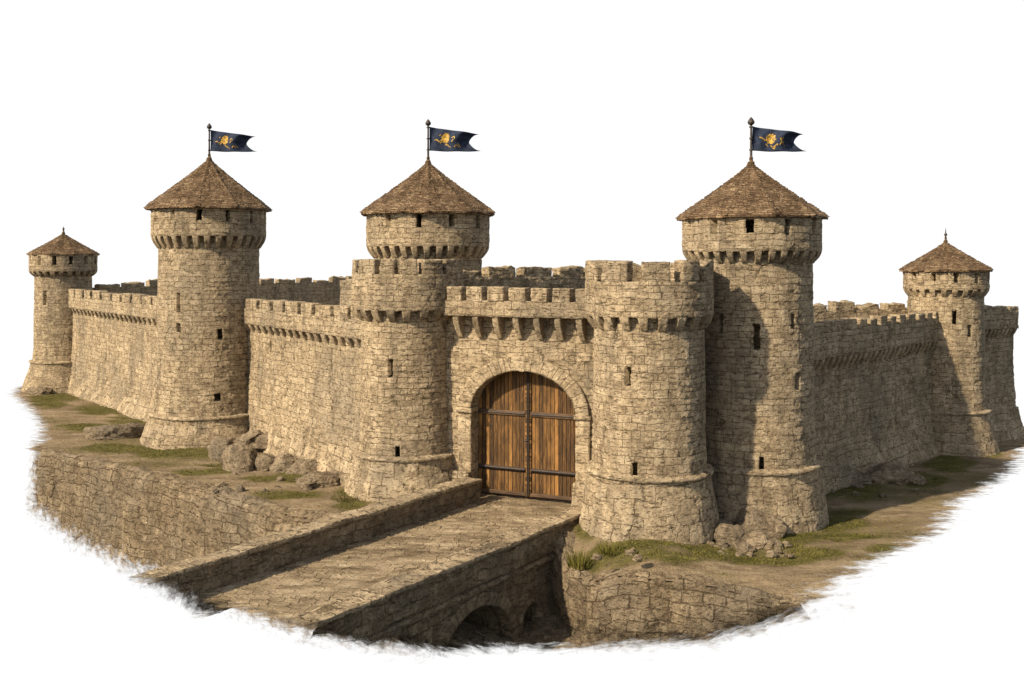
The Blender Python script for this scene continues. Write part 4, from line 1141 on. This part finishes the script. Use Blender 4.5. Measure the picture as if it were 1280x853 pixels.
tuft('weed tuft before the left rubble heap', -11.0, 43.6, -.03, 130, .22, .5, 5)
tuft('weed tuft at the foot of the left gate tower', -6.6, 40.4, -.02, 130, .26, .45, 6)

# ------------------------------------------------------------------ light, sky, camera
SUN_AZ, SUN_EL = 55.0, 36.0            # degrees to the left of straight behind the camera; height
EXPO = 0.8
sd = np.array([-math.sin(R(SUN_AZ)) * math.cos(R(SUN_EL)), -math.cos(R(SUN_AZ)) * math.cos(R(SUN_EL)), math.sin(R(SUN_EL))])
from mathutils import Vector
L = bpy.data.lights.new('sun', 'SUN'); L.energy = 4.6; L.angle = R(1.5); L.color = (1.0, 0.865, 0.66)
lo = bpy.data.objects.new('sun', L); COL.objects.link(lo)
lo.rotation_euler = Vector(sd).to_track_quat('Z', 'Y').to_euler()
w = bpy.data.worlds.new('World'); scene.world = w; w.use_nodes = True
t = NT('w', w.node_tree)
sky = t.n('ShaderNodeTexSky', sky_type='NISHITA', sun_disc=False)
sky.sun_elevation = R(SUN_EL); sky.sun_rotation = math.atan2(sd[0], sd[1])
hz = t.n('ShaderNodeHueSaturation', {'Saturation': 0.5, 'Color': sky.outputs[0]})      # hazy air
bgs = t.n('ShaderNodeBackground', {'Color': hz.outputs[0], 'Strength': 0.11})
# the bright white air beyond the castle: the whole far side of the sky, above and below the horizon
dirn = t.n('ShaderNodeTexCoord').outputs['Generated']
dy = t.n('ShaderNodeSeparateXYZ', {0: dirn}).outputs[1]
fac = t.mapr(dy, 0.42, 0.66, 0, 1, True)
bgw = t.n('ShaderNodeBackground', {'Color': (1, 1, 1, 1), 'Strength': 1.04 / 2 ** EXPO})
mx = t.n('ShaderNodeMixShader', {0: fac, 1: bgs.outputs[0], 2: bgw.outputs[0]})
out = t.n('ShaderNodeOutputWorld', {'Surface': mx.outputs[0]})
cam = bpy.data.cameras.new('camera'); co = bpy.data.objects.new('camera', cam); COL.objects.link(co)
co.location = (0, 0, CAMZ); co.rotation_euler = (R(90), 0, 0)
cam.sensor_width = 36; cam.lens = 36 * F / 1280; cam.shift_y = -(426.5 - HY) / 1280
cam.clip_start = 0.5; cam.clip_end = 600
scene.camera = co
vs = scene.view_settings
vs.view_transform = 'Standard'; vs.look = 'None'; vs.exposure = EXPO; vs.gamma = 1.0; vs.use_curve_mapping = False
scene.cycles.max_bounces = 6; scene.cycles.transparent_max_bounces = 16
scene.cycles.use_denoising = True
